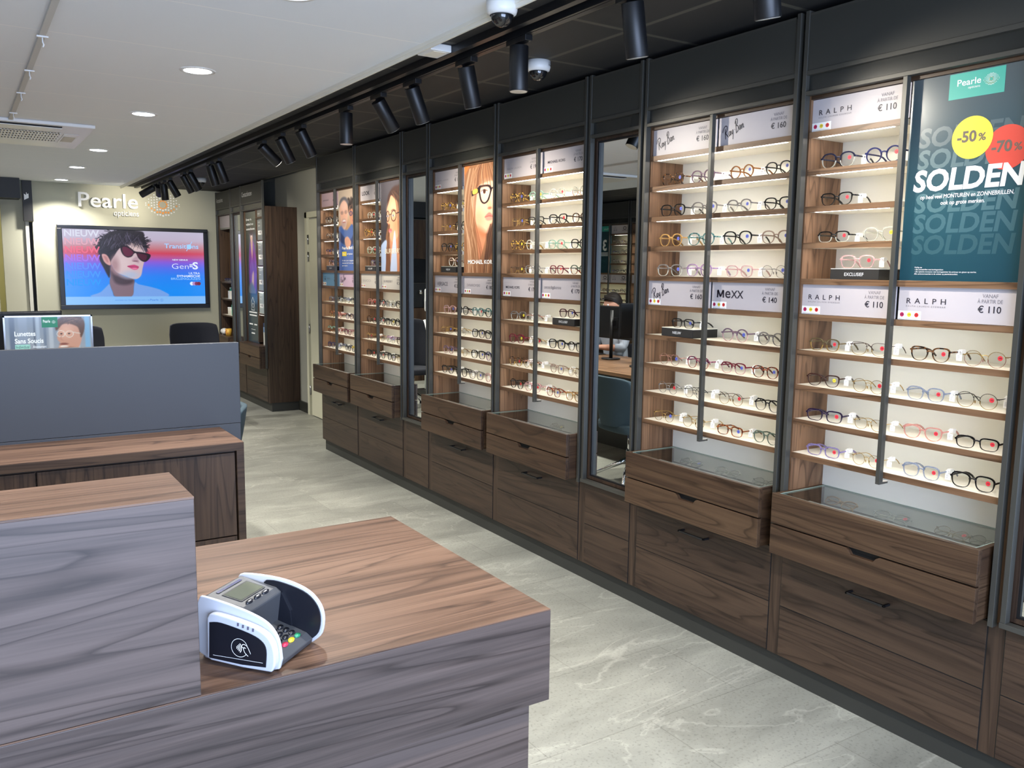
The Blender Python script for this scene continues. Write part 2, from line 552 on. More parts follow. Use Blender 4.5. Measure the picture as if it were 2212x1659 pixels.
def rect(mb, P, a0, a1, b0, b1, m=0, d=0.0004):
    mb.add([P(a0, b0, d), P(a1, b0, d), P(a1, b1, d), P(a0, b1, d)], [(0, 1, 2, 3)], m)

def crs(pts, k=6, closed=True):
    out = []; n = len(pts)
    rng = n if closed else n-1
    for i in range(rng):
        g = (lambda j: pts[j % n]) if closed else (lambda j: pts[min(max(j, 0), n-1)])
        p0, p1, p2, p3 = g(i-1), g(i), g(i+1), g(i+2)
        for j in range(k):
            t = j/k
            out.append(tuple(0.5*((2*b)+(-a+c)*t+(2*a-5*b+4*c-d)*t*t+(-a+3*b-3*c+d)*t**3)
                             for a, b, c, d in zip(p0, p1, p2, p3)))
    if not closed: out.append(tuple(pts[-1]))
    return out

def eye_dots(mb, P, cx, cy, w, mw, mo, d=0.0008, n=10, raised=0):
    """almond of dots with an orange ring and an orange lower lid"""
    h = w*0.60
    def dot(a, b, r, m):
        if raised:
            vs = [P(a+r*math.cos(2*PI*i/n), b+r*math.sin(2*PI*i/n), dd) for dd in (0, raised) for i in range(n)]
            mb.add(vs, [tuple(range(n, 2*n))] + [(i, (i+1) % n, n+(i+1) % n, n+i) for i in range(n)], m)
        else:
            disc(mb, P, a, b, r, m, d, n)
    cols = 13
    for i in range(cols):
        u = -1 + 2*i/(cols-1)
        a = cx + u*w*0.48
        half = h*0.5*(1-abs(u)**2.2) + 0.05*h
        k = max(2, int(round(half*2/(w*0.070))))
        for j in range(k):
            b = cy + half - 2*half*j/(k-1) + (0.02*w if i % 2 else 0)
            r0 = math.hypot((a-cx), (b-cy))
            if r0 < w*0.145: continue
            r = w*(0.029 - 0.013*abs(u))
            lid = j == k-2 and abs(u) < 0.93 and k > 2
            dot(a, b, r*(1.1 if lid else 1), mo if lid else mw)
    for i in range(11):
        t = 2*PI*i/11+0.2
        dot(cx+w*0.118*math.cos(t), cy+w*0.118*math.sin(t), w*0.024, mo)

RB = [[(0.36, 0.78), (0.30, 0.4), (0.24, -0.02)], [(0.0, 0.60), (0.16, 0.84), (0.46, 0.99), (0.64, 0.86), (0.54, 0.58), (0.30, 0.44)],
      [(0.34, 0.46), (0.46, 0.26), (0.66, 0.0)],
      [(0.94, 0.38), (0.82, 0.38), (0.73, 0.2), (0.80, 0.05), (0.92, 0.2), (0.96, 0.38), (0.94, 0.12), (1.02, 0.06)],
      [(1.08, 0.38), (1.10, 0.14), (1.20, 0.12), (1.30, 0.40)], [(1.30, 0.40), (1.24, 0.0), (1.14, -0.34)],
      [(1.50, 0.30), (1.55, 0.32)],
      [(1.80, 0.92), (1.74, 0.5), (1.66, -0.06)], [(1.66, 0.72), (1.82, 1.0), (2.00, 0.98), (1.96, 0.7), (1.78, 0.52), (1.96, 0.46), (1.98, 0.2), (1.82, 0.02), (1.68, 0.02)],
      [(2.30, 0.38), (2.18, 0.38), (2.10, 0.2), (2.16, 0.05), (2.28, 0.2), (2.32, 0.38), (2.30, 0.12), (2.38, 0.06)],
      [(2.46, 0.38), (2.44, 0.06)], [(2.45, 0.22), (2.56, 0.38), (2.64, 0.3), (2.62, 0.08), (2.72, 0.08)]]
def rayban(mb, P, a, b, w, m=0):
    k = w/2.72; ang = 0.33
    for s in RB:
        pts = [(a+k*(x*math.cos(ang)-y*math.sin(ang)*0.9), b+k*(x*math.sin(ang)+y*math.cos(ang)*1.25)) for x, y in s]
        ribbon(mb, P, pts, k*0.085, m, spline=len(pts) > 2)
# ------------------------------------------------------------------ printed pictures
class Canvas:
    def __init__(s, w, h, asp):
        s.w, s.h, s.asp = w, h, asp        # asp = width / height
        s.X, s.Y = np.meshgrid((np.arange(w))/(w-1), (np.arange(h))/(h-1))
        s.c = np.zeros((h, w, 3))
    def grad(s, stops):
        ys = [a for a, _ in stops]
        for k in range(3):
            s.c[:, :, k] = np.interp(s.Y, ys, [c[k] for _, c in stops])
        return s
    def blend(s, mask, col, alpha=1.0):
        mk = (mask*alpha)[:, :, None]
        s.c = s.c*(1-mk) + np.array(col, float)[None, None, :]*mk
    def sd(s, pts):
        p = np.array(pts, float)*[s.asp, 1]
        x = s.X*s.asp; y = s.Y
        d = np.full(x.shape, 1e9); ins = np.zeros(x.shape, bool)
        n = len(p)
        for i in range(n):
            a, b = p[i], p[(i+1) % n]
            e = b-a; L = e@e+1e-12
            t = np.clip(((x-a[0])*e[0]+(y-a[1])*e[1])/L, 0, 1)
            d = np.minimum(d, np.hypot(x-a[0]-t*e[0], y-a[1]-t*e[1]))
            c = ((a[1] > y) != (b[1] > y))
            with np.errstate(divide='ignore', invalid='ignore'):
                xi = a[0]+(y-a[1])*e[0]/(e[1] if abs(e[1]) > 1e-12 else 1e-12)
            ins ^= c & (x < xi)
        return np.where(ins, -d, d)
    def poly(s, pts, col, soft=0.006, alpha=1.0, smooth=True):
        pts = crs(pts, 4) if smooth else pts
        s.blend(np.clip(0.5-s.sd(pts)/(2*soft), 0, 1), col, alpha)
        return s
    def ell(s, cx, cy, rx, ry, col, soft=0.3, alpha=1.0, rot=0.0):
        x = (s.X-cx)*s.asp; y = s.Y-cy
        xr = x*math.cos(rot)+y*math.sin(rot); yr = -x*math.sin(rot)+y*math.cos(rot)
        r = np.hypot(xr/(rx*s.asp), yr/ry)
        s.blend(np.clip((1+soft/2-r)/soft, 0, 1), col, alpha)
        return s
    def line(s, pts, w, col, alpha=1.0, soft=0.004):
        pts = crs(pts, 5, False) if len(pts) > 2 else pts
        p = np.array(pts, float)*[s.asp, 1]
        x = s.X*s.asp; y = s.Y; d = np.full(x.shape, 1e9)
        for a, b in zip(p[:-1], p[1:]):
            e = b-a; L = e@e+1e-12
            t = np.clip(((x-a[0])*e[0]+(y-a[1])*e[1])/L, 0, 1)
            d = np.minimum(d, np.hypot(x-a[0]-t*e[0], y-a[1]-t*e[1]))
        s.blend(np.clip(0.5-(d-w/2)/(2*soft), 0, 1), col, alpha)
        return s
    def build(s, name, m, parent, P, a0, b0, wid, hei, d=0.0):
        w, h = s.w, s.h
        A = a0+s.X*wid; B = b0+hei-s.Y*hei
        O, R, U, N = (np.array(v) for v in (P.O, P.R, P.U, P.N))
        co = O[None, None]+A[..., None]*R+B[..., None]*U+d*N
        me = bpy.data.meshes.new(name)
        idx = np.arange(w*h).reshape(h, w)
        q = np.stack([idx[1:, :-1], idx[1:, 1:], idx[:-1, 1:], idx[:-1, :-1]], -1).reshape(-1, 4)
        me.vertices.add(w*h); me.vertices.foreach_set('co', co.reshape(-1))
        me.loops.add(q.size); me.loops.foreach_set('vertex_index', q.reshape(-1))
        me.polygons.add(len(q)); me.polygons.foreach_set('loop_start', np.arange(len(q))*4)
        me.update(calc_edges=True)
        v = np.clip(s.c, 0, 255)/255
        l = np.where(v <= 0.04045, v/12.92, ((v+0.055)/1.055)**2.4)
        at = me.attributes.new('picture', 'FLOAT_COLOR', 'POINT')
        at.data.foreach_set('color', np.concatenate([l, np.ones((h, w, 1))], -1).reshape(-1))
        me.materials.append(m)
        o = bpy.data.objects.new(name, me); COL.objects.link(o)
        if parent is not None: o.parent = parent
        return o

# ------------------------------------------------------------------ the room
struct('floor', bx(-2.6, 3.6, -2.3, 14.2, -0.1, 0.0), floor_mat(), 'grey stone tiled shop floor with pale veins')
struct('ceiling', bx(-1.19, 1.72, -2.2, 11.4, 2.55, 2.70), ceiling_mat(), 'white panelled ceiling above the counters')
M_BT = black_tile_mat()
struct('ceiling.001', bx(1.72, 2.90, -2.2, 11.4, 2.552, 2.70), M_BT, 'black tiled ceiling strip above the display wall')
struct('ceiling.002', bx(-2.4, -1.19, -2.2, 11.4, 2.552, 2.70), M_BT, 'black tiled ceiling strip on the opposite side')
struct('ceiling.003', bx(2.90, 3.3, 7.18, 11.4, 2.66, 2.76), mat('recess_black', (14, 14, 14), 0.8), 'black recess ceiling over the cream door')
struct('ceiling.004', bx(-2.4, 0.9, 11.52, 14.0, 2.55, 2.7), mat('recess_black', (14, 14, 14), 0.8), 'dark ceiling of the back passage')
struct('trim_1', MB().box(1.715, 1.745, -2.2, 11.4, 2.535, 2.552).box(1.72, 1.728, -2.2, 11.4, 2.52, 2.552), M_WHITELAM, 'pale edge strip between white and black ceiling')
struct('trim_2', bx(0.344, 0.368, -2.2, 7.0, 2.535, 2.55), mat('grey_rail', (196, 196, 194), 0.6), 'grey ceiling rail beside the air conditioner')
struct('wall_right', bx(2.87, 3.0, -2.2, 7.18, 0, 2.75), M_FASCIA, 'wall behind the display cabinets')
struct('wall_right.001', MB().box(3.2, 3.3, 7.18, 11.4, 0, 2.75).box(2.87, 3.2, 7.17, 7.20, 0, 2.75), M_WALL2, 'pale wall with the cream door')
struct('wall_back', bx(0.775, 3.3, 11.4, 11.52, 0, 2.75), M_WALL, 'warm grey back wall carrying the large screen')
struct('wall_left', bx(-2.52, -2.4, -2.2, 14.2, 0, 2.75), M_WALL, 'left wall behind the opposite cabinets')
# shop front behind the viewer: window panes in a metal frame
fr = MB()
for x in (-2.4, -1.0, 0.4, 1.8, 2.8): fr.box(x-0.03, x+0.03, -2.20, -2.14, 0.0, 2.55)
fr.box(-2.4, 2.87, -2.2, -2.14, 0, 0.25); fr.box(-2.4, 2.87, -2.2, -2.14, 2.42, 2.7)
struct('window_1', fr, M_FRAME, 'shop front window frame')
struct('window_2', MB().add([(-2.4, -2.17, 0.25), (2.87, -2.17, 0.25), (2.87, -2.17, 2.42), (-2.4, -2.17, 2.42)], [(0, 1, 2, 3)]), glassy('window_glass', (240, 246, 250), 0.98), 'glass panes of the shop front')
# far left: passage beside the back wall
struct('wall_back.001', bx(0.46, 0.693, 11.44, 11.60, 0, 2.55), M_WALL, 'narrow grey wall piece left of the dark door slit')
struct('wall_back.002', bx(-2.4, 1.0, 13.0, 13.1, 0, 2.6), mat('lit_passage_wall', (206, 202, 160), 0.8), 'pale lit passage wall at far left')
struct('wall_back.003', bx(-2.4, 0.40, 11.44, 11.55, 0, 2.55), M_WALL, 'grey wall at far left')
struct('door_2', MB().box(0.733, 0.768, 11.50, 11.52, 0, 2.09), M_GAP, 'dark gap of the sliding door')
struct('trim_3', MB().box(0.695, 0.731, 11.405, 11.50, 0, 2.09).box(0.768, 0.776, 11.39, 11.50, 0, 2.09), mat('door_jamb', (196, 194, 182), 0.5), 'pale jamb of the sliding door')
fp = struct('trim_4', bx(0.682, 0.778, 11.36, 11.45, 2.093, 2.55), mat('black_fascia', (30, 29, 28), 0.5), 'dark fascia over the sliding door')
mb = MB(); P = Plane((0.69, 11.359, 2.33), (1, 0, 0), (0, 0, 1)); mb.add([P(*q_) for q_ in ((.006, 0), (.052, .025), (.052, .075), (.036, .066), (.034, .085), (.028, .085), (.028, .055), (.006, .07))], [tuple(range(8))])
lt = mb.build('white_sticker', M_WHITE, fp, recalc=False)
struct('trim_5', bx(-1.2, 0.645, 11.1, 11.44, 2.33, 2.55), mat('black_fascia', (30, 29, 28), 0.5), 'dark soffit at far left')
struct('wall_right.002', bx(0.9, 1.0, 11.52, 13.1, 0, 2.6), M_WALL, 'end wall of the back passage')
lamp('passage_light', 'AREA', (-0.3, 12.2, 2.5), 10, (1.0, 0.93, 0.6), aim=(-0.3, 12.2, 0), shape='SQUARE', size=0.3)
# cream door in the right wall
struct('trim_6', MB().box(3.17, 3.2, 8.99, 9.05, 0, 2.19).box(3.17, 3.2, 8.0, 9.05, 2.13, 2.19).box(3.17, 3.2, 8.0, 8.06, 0, 2.19), M_CREAMPAINT, 'cream frame of the cream door')
dr = struct('door_1', bx(3.175, 3.198, 8.07, 8.93, 0.01, 2.11), M_CREAMPAINT, 'cream door behind the display cabinets')
for z in (0.28, 0.95, 1.72, 1.9):
    MB().cyl((3.168, 8.945, z-0.05), (3.168, 8.945, z+0.05), 0.009, n=10).build('hinge', M_STEEL, dr)
struct('baseboard_right', bx(3.18, 3.2, 9.05, 9.37, 0, 0.11), M_PLINTH, 'dark skirting beside the cream door')

# ------------------------------------------------------------------ spectacles
def outline(kind, s, n=26):
    """lens outline, s = +1 when +y is the outer side; returns (y, z) about the lens centre"""
    a, b, e, up = {'round': (.0252, .0232, 2.05, .02), 'panto': (.0262, .0230, 2.45, .14), 'square': (.0272, .0218, 2.9, .13),
                   'rect': (.0278, .0182, 3.4, .08), 'cat': (.0276, .0212, 2.5, .22), 'pilot': (.0266, .0212, 2.5, .18)}[kind]
    pts = []
    for i in range(n):
        t = 2*PI*i/n
        c, sn = math.cos(t), math.sin(t)
        y = a*math.copysign(abs(c)**(2/e), c); z = b*math.copysign(abs(sn)**(2/e), sn)
        if up:
            y *= 1+up*0.6*(z/b)                              # wider at the top
        if kind == 'cat':
            z += 0.0045*max(0, y/a)**2*(1 if z > 0 else -0.4)  # lifted outer corner
        pts.append((s*y, z))
    return pts, a, b

GM = {}
def glasses_meshes(kind, thin):
    k = (kind, thin)
    if k in GM: return GM[k]
    t = 0.0013 if thin else 0.0031
    dp = 0.0016 if thin else 0.0042
    fr = MB(); lens = {}
    _, a, b = outline(kind, 1)
    cy = a*1.04+0.0070+t
    zc = b+t+0.0004
    for s in (1, -1):
        pts, _, _ = outline(kind, s)
        n = len(pts)
        out = []
        for i in range(n):
            p0, p1 = pts[i-1], pts[(i+1) % n]
            dx, dy = p1[0]-p0[0], p1[1]-p0[1]; L = math.hypot(dx, dy)
            nx, ny = dy/L*s, -dx/L*s
            top = 1.0 if thin else 0.62 + 0.85*max(0.0, min(1.0, 0.5+pts[i][1]/b))
            out.append((pts[i][0]+nx*t*top, pts[i][1]+ny*t*top))
        vs = []
        for x, loop in ((0, pts), (0, out), (dp, out), (dp, pts)):
            vs += [(x + 0.0016*(abs(y)/a), s*cy+y, zc+z) for y, z in loop]
        for kk in range(4):
            for i in range(n):
                j = (i+1) % n
                zz = pts[i][1]
                fr.add([vs[kk*n+i], vs[kk*n+j], vs[((kk+1) % 4)*n+j], vs[((kk+1) % 4)*n+i]], [(0, 1, 2, 3)], 0 if zz > 0.0015 else 1, True)
        lm = MB()
        lm.add([(dp*0.45+0.0016*(abs(y)/a), s*cy+y*1.01, zc+z*1.01) for y, z in pts], [tuple(range(n))])
        lens[s] = lm.mesh('lens', [M_LENS])
        # end piece and hinge block
        ye = s*(cy+a+t*0.8); ze = zc+b*0.42
        if kind == 'cat': ze += 0.004
        fr.box(0.0008, 0.0075, min(ye-0.002*s, ye+0.005*s), max(ye-0.002*s, ye+0.005*s), ze-0.0028 if not thin else ze-0.0014, ze+0.0030 if not thin else ze+0.0014, 0)
    # bridge
    zb = zc+b*0.36
    r = 0.0011 if thin else 0.0027
    fr.tube([(dp*0.5, y, zb+0.0035*(1-(y/0.011)**2)) for y in np.linspace(-0.0115, 0.0115, 7)], r, 6, 0)
    if thin:
        for s in (1, -1):
            fr.tube([(0.001, s*0.010, zc), (0.006, s*0.0085, zc-0.003), (0.008, s*0.0085, zc-0.004)], 0.0006, 5, 0)
            fr.box(0.007, 0.0095, s*0.0075-0.0012, s*0.0075+0.0012, zc-0.010, zc-0.001, 1)
    fm = fr.mesh('front_frame', [M_BLACKPL, M_BLACKPL])
    yt = cy+a+t*0.8+0.0035; zt = zc+b*0.42+(0.004 if kind == 'cat' else 0)
    tm = {}
    for s in (1, -1):
        tb = MB()
        pth = [(0.005, s*yt, zt), (0.03, s*yt, zt), (0.06, s*(yt-0.001), zt), (0.085, s*(yt-0.003), zt-0.001), (0.102, s*(yt-0.005), zt-0.006),
               (0.118, s*(yt-0.007), zt-min(0.016, (zt-0.006)*0.6)), (0.132, s*(yt-0.009), zt-min(0.028, zt-0.006))]
        h = [0.0013]*4+[0.0016, 0.0018, 0.0016] if thin else [0.0034, 0.0032, 0.003, 0.003, 0.0034, 0.0042, 0.0034]
        tb.tube(pth, h, 6, 0, flat=1.0 if thin else 0.5, up=(0, 1, 0))
        tm[s] = tb.mesh('temple', [M_BLACKPL])
    st = MB(); Pl = Plane((dp*0.2-0.0009, -cy, zc), (0, -1, 0), (0, 0, 1))
    sa, sb = a*0.42, b*0.26
    disc(st, Pl, sa, sb, 0.0074, 0, 0, 18)
    sts = {}
    for c, word in (('r', '-30%'), ('y', '-50%'), ('b', '-20%')):
        q = MB(); q.v = list(st.v); q.f = list(st.f); q.mi = list(st.mi); q.sm = list(st.sm)
        txt(q, Pl, word, sa, sb-0.0016, cap=0.0034, align='c', bold=0.02, m=1, d=0.0003)
        sts[c] = q.mesh('discount_sticker', [{'r': M_RED, 'y': M_YELLOW, 'b': M_BLUE}[c], M_INK])
    # security clip and price tag on the temple at the viewer's right
    cl = MB(); y0 = -yt+0.001
    prof = [(-.011, -.0075), (.009, -.0085), (.013, -.003), (.013, .004), (.008, .0085), (-.009, .0075), (-.012, .002)]
    cl.prism([(0.068+x, zt+z) for x, z in prof], 'y', y0-0.006, y0+0.006, 0)
    clm = cl.mesh('security_clip', [M_WHITEPL])
    tg = MB(); Pt = Plane((0.045, -yt-0.0035, zt-0.004), (0.35, -0.94, 0), (0, 0, 1))
    tg.box(0.043, 0.047, -yt-0.0045, -yt+0.0035, zt-0.006, zt+0.005)
    lo_ = -min(.024, zt-.008); tg.add([Pt(-.008, lo_), Pt(.009, lo_-.0005), Pt(.0095, -.004), Pt(-.008, -.003)], [(0, 1, 2, 3)], 0)
    for i in range(3): rect(tg, Pt, -.005, .005-.002*i, lo_*(.36+.18*i), lo_*(.31+.18*i), 1, 0.0004)
    tgm = tg.mesh('price_tag', [M_WHITE, M_GREYINK])
    GM[k] = dict(f=fm, lens=lens, t=tm, s=sts, c=clm, tag=tgm, w=2*yt, zt=zt)
    return GM[k]

CW = {  # colour word -> material, label word
    'black': (mat('gloss_black', (14, 13, 16), 0.15), 'black'), 'navy': (acetate('a_navy', (24, 28, 54), 0.05), 'navy'),
    'indigo': (acetate('a_indigo', (44, 48, 100), 0.2), 'indigo'), 'clear': (acetate('a_clear', (222, 222, 212), 0.62), 'clear'),
    'pink': (acetate('a_pink', (226, 192, 190), 0.62), 'pink'), 'olive': (mat('g_olive', (92, 78, 52), 0.25), 'olive'),
    'gold': (mat('g_gold', (196, 162, 96), 0.25, 0.85), 'gold'), 'rose': (mat('g_rose', (190, 138, 124), 0.25, 0.6), 'rose'),
    'silver': (mat('g_silver', (168, 168, 170), 0.25, 0.8), 'silver'), 'brown': (mat('g_brown', (58, 34, 28), 0.2), 'brown'),
    'tort': (tortoise('g_tort', (28, 18, 14), (104, 66, 34)), 'tortoiseshell'), 'yellowtort': (tortoise('g_ytort', (36, 26, 14), (190, 150, 66)), 'yellow-tortoiseshell'),
    'redtort': (tortoise('g_rtort', (44, 16, 16), (150, 70, 40)), 'red-tortoiseshell'), 'plumtort': (tortoise('g_ptort', (60, 24, 50), (140, 70, 90)), 'plum-tortoiseshell'),
    'sky': (acetate('a_sky', (172, 180, 198), 0.7), 'pale-blue'), 'plum': (acetate('a_plum', (38, 26, 54), 0.08), 'plum'),
    'coral': (acetate('a_coral', (226, 172, 160), 0.62), 'coral'), 'violet': (acetate('a_violet', (158, 144, 190), 0.58), 'violet'),
    'mauve': (acetate('a_mauve', (124, 100, 116), 0.3), 'mauve'), 'amber': (acetate('a_amber', (150, 92, 40), 0.2), 'amber'),
    'grey': (acetate('a_grey', (140, 134, 130), 0.45), 'grey'), 'honey': (acetate('a_honey', (196, 156, 96), 0.4), 'honey'),
    'teal': (tortoise('g_teal', (40, 76, 80), (96, 140, 136)), 'teal'), 'beige': (acetate('a_beige', (176, 152, 136), 0.4), 'beige'),
    'lilac': (acetate('a_lilac', (184, 154, 190), 0.52), 'lilac'), 'burgundy': (acetate('a_burg', (110, 26, 44), 0.15), 'burgundy'),
    'maroon': (acetate('a_maroon', (62, 18, 34), 0.1), 'maroon'), 'cognac': (tortoise('g_cognac', (78, 34, 18), (160, 92, 46)), 'cognac'),
    'sage': (acetate('a_sage', (100, 116, 104), 0.3), 'sage'), 'mint': (acetate('a_mint', (160, 196, 178), 0.45), 'mint'),
    'magenta': (acetate('a_magenta', (110, 24, 60), 0.1), 'magenta'), 'lemon': (mat('g_lemon', (230, 200, 50), 0.3), 'yellow')}
THINC = {'gold', 'rose', 'silver'}
SHW = {'round': 'round', 'panto': 'rounded', 'square': 'square', 'rect': 'rectangular', 'cat': 'cat-eye', 'pilot': 'pilot'}
ORD = ['first', 'second', 'third', 'fourth', 'fifth', 'sixth', 'seventh', 'eighth', 'ninth', 'tenth']

def slotmat(o, ms):
    for i, m in enumerate(ms):
        o.material_slots[i].link = 'OBJECT'; o.material_slots[i].material = m

GLASS_PROTO = {}
def glasses(kind, c1, c2, sticker, loc, rz, label, group, wid=0.14, tagged=True, rest=None, scale=None):
    thin = c1 in THINC or (c2 in THINC and kind in ('round', 'cat') and c1 in ('black', 'olive', 'brown', 'tort'))
    g = glasses_meshes(kind, thin)
    r = thing('eyeglasses', label, 'eyeglasses', loc, rz, group)
    k = min(max(wid/g['w'], 0.92), 1.03) if scale is None else scale
    r.scale = (k, k, k)
    if rest: r.rotation_euler = rest
    m1, m2 = CW[c1][0], CW[c2][0]
    def child(name, me):
        o = bpy.data.objects.new(name, me); COL.objects.link(o); o.parent = r; return o
    slotmat(child('front_frame', g['f']), [m1, m2])
    ls = {}
    for s in (1, -1):
        ls[s] = child('lens', g['lens'][s])
        slotmat(child('temple', g['t'][s]), [m1])
    if sticker in g['s']:
        o = child('discount_sticker', g['s'][sticker])
    if tagged:
        child('security_clip', g['c']); child('price_tag', g['tag'])
    return r

# ------------------------------------------------------------------ display bays
XF = 2.62                       # front plane of the metal frames on the right wall
E_ = [0.895, 1.298, 2.151, 3.005, 3.408, 4.258, 5.103, 5.505, 6.343, 7.185]
BAY = {6: (1.298, 2.151), 5: (2.151, 3.005), 4: (3.408, 4.258), 3: (4.258, 5.103), 2: (5.505, 6.343), 1: (6.343, 7.185)}
WHERE = {6: 'bay with the green sale poster', 5: 'bay right of the chair-reflecting mirror', 4: 'bay left of the chair-reflecting mirror',
         3: 'bay with the long-haired woman poster', 2: 'bay with the pale-jacket woman poster', 1: 'bay with the smiling couple poster'}
LZ = {0: 2.113, 1: 1.979, 2: 1.846, 3: 1.715, 4: 1.583, 5: 1.452, 6: 1.318, 7: 1.186, 8: 1.055, 9: 0.924}
RU = ((0, -1, 0), (0, 0, 1))

def metal_frame(root, w, zbot, ztop, centre=None, base_rail=False, zf=2.24):
    m = MB(); a, b = 0.008, w-0.012; t = 0.017
    m.box(0, 0.026, a, a+t, zbot, ztop); m.box(0, 0.026, b-t, b, zbot, ztop)
    m.box(0.0005, 0.0255, a+t, b-t, zf, zf+0.015); m.box(0.0005, 0.0255, a+t, b-t, 2.311, 2.327)
    if base_rail: m.box(-0.004, 0.026, a, b, zbot-0.001, zbot+0.016)
    o = m.build('metal_frame', M_FRAME, root, bevel=0.0012)
    if centre:
        MB().box(0, 0.02, centre-0.008, centre+0.008, 0.893, zf).box(0.0, 0.05, centre-0.008, centre+0.008, 0.885, 0.893).build('centre_post', M_FRAME, root, bevel=0.001)
    bx(0.004, 0.02, a+t, b-t, 2.327, 2.525).build('fascia_panel', M_FASCIA, root, bevel=0.001)
    MB().box(0.0025, 0.006, a+t, b-t, 2.517, 2.525).box(0.0025, 0.006, a+t, a+t+0.005, 2.327, 2.525).build('fascia_edge', M_FRAME, root)
    bx(0.018, 0.024, a+t, b-t, zf+0.015, 2.311).build('recessed_strip', M_GLOSSDARK, root)
    return o

def base_fronts(root, w, ztop, handle=True, xo=0.0, x1=0.24, zs=0.305):
    a, b = 0.036, w-0.022
    c = MB(); c.box(0.028+xo, x1, 0, w, 0.10, ztop, 0)
    c.build('base_carcass', [wood('z', 'dark')], root)
    p = bx(0.055+xo, 0.075+xo, 0, w, 0.0, 0.10).build('plinth', M_PLINTH, root)
    for z0, z1, k in ((0.102, zs-0.002, 0), (zs+0.002, ztop-0.004, 1)):
        d = bx(0.024+xo, 0.0272+xo, a, b, z0, z1).build('drawer_front', wood('y', 'dark'), root, bevel=0.0008)
        if k and handle:
            yc = (a+b)/2 + 0.01; zh = 0.470
            h = MB(); h.box(-0.012+xo, -0.004+xo, yc-0.078, yc+0.078, zh-0.004, zh+0.004)
            h.box(-0.012+xo, 0.024+xo, yc-0.078, yc-0.069, zh-0.004, zh+0.004).box(-0.012+xo, 0.024+xo, yc+0.069, yc+0.078, zh-0.004, zh+0.004)
            h.build('handle', M_BLACKPL, d, bevel=0.0015)
    g = MB(); g.box(0.0262+xo, 0.0279+xo, a-0.003, b+0.003, 0.1005, ztop, 0)
    g.build('shadow_gap', M_GAP, root)

def pull_box(root, w, glass=True, zt=0.774, zb=0.538, zm=0.655, x0=-0.06, x1=0.225, a=0.037, bo=0.025, zoff=0.0):
    """glass-topped show drawer with a second drawer below"""
    b = w-bo; yc = (a+b)/2
    fw = wood('y', 'mid')
    up = bx(x0, x0+0.018, a, b, zm+0.003, zt).build('display_drawer', fw, root, bevel=0.0012)
    for y0, y1 in ((a+0.002, a+0.02), (b-0.02, b-0.002)):
        bx(x0+0.021, x1, y0, y1, zb+0.002, zt-0.001).build('drawer_side', wood('x', 'mid'), up, bevel=0.001)
    # lower front with a scooped finger notch
    n = 0.066
    P_ = [(a, zb), (b, zb), (b, zm-0.003), (yc+n, zm-0.003), (yc+n-0.012, zm-0.010), (yc+n-0.022, zm-0.024), (yc-n+0.022, zm-0.024), (yc-n+0.012, zm-0.010), (yc-n, zm-0.003), (a, zm-0.003)]
    lo = MB().prism(P_, 'x', x0, x0+0.018).build('drawer_front', fw, root, bevel=0.001)
    bx(x0+0.0185, x0+0.022, yc-n-0.02, yc+n+0.02, zm-0.05, zm+0.002).build('finger_notch', M_GAP, lo)
    bx(x0+0.022, x1-0.01, a+0.02, b-0.02, zb+0.01, zm+0.01).build('drawer_body', M_GAP, root)
    if glass:
        bx(x0+0.018, x1, a+0.02, b-0.02, 0.690, 0.696).build('tray', M_TRAY, up)
        xm = (x0+x1)/2+0.045
        bx(xm-0.011, xm+0.011, a+0.02, b-0.02, 0.697, 0.72).build('divider_bar', M_TRAYBAR, up)
        zg = zt-0.002
        g = MB().add([(x0+0.022, a+0.0205, zg), (x1, a+0.0205, zg), (x1, b-0.0205, zg), (x0+0.022, b-0.0205, zg)], [(0, 1, 2, 3)])
        g.build('glass_top', [M_GLASS], up)
        e = MB().box(x0+0.0185, x0+0.0218, a+0.021, b-0.021, zt-0.008, zt-0.001).box(x0+0.0185, x1, a+0.0202, a+0.0235, zt-0.008, zt-0.0008).box(x0+0.0185, x1, b-0.0235, b-0.0202, zt-0.008, zt-0.0008)
        e.box(x1-0.004, x1, a+0.0205, b-0.0205, zt-0.008, zt-0.001)
        e.build('glass_frame', M_GLASSEDGE, up)
    else:
        bx(x0, x1, a, b, zt, zt+0.016).build('drawer_top', fw, root, bevel=0.001)

def bay(root, w, poster=False):
    a, b = 0.036, w-0.032
    cy = (a+b)/2 + 0.004
    metal_frame(root, w, 0.525, 2.535, centre=cy)
    c = MB()
    for y0, y1 in ((0.0, a), (b, w)):
        c.box(0.03, 0.238, y0, y1, 0.535, 2.252)
    c.build('side_panel', wood('z', 'light'), root)
    bx(0.03, 0.238, a, b, 2.228, 2.252).build('top_panel', wood('y', 'mid'), root)
    bx(0.226, 0.238, a, b, 0.70, 2.23).build('back_panel', M_BACK, root)
    # shelves: white boards with a walnut front edge, a light line under each
    wl = wood('y', 'light')
    for k, z in LZ.items():
        spans = [(a, b)]
        if poster and k in (0, 1, 2, 3): spans = [(cy+0.012, b)]
        for y0, y1 in spans:
            m = MB(); m.box(0.036, 0.226, y0, y1, z-0.019, z, 0); m.box(0.030, 0.036, y0, y1, z-0.0205, z+0.0002, 1)
            s = m.build('shelf', [M_WHITELAM, wl], root)
            if k == 4: continue
            xs, ws = (0.039, 0.019) if k < 4 else (0.062, 0.013)
            bx(xs, xs+ws, y0+0.05, y1-0.03, z-0.0197, z-0.0191).build('led_strip', M_LED if k < 4 else M_LED2 if k < 9 else M_LED3, s)
    base_fronts(root, w, 0.535)
    pull_box(root, w)
    return cy

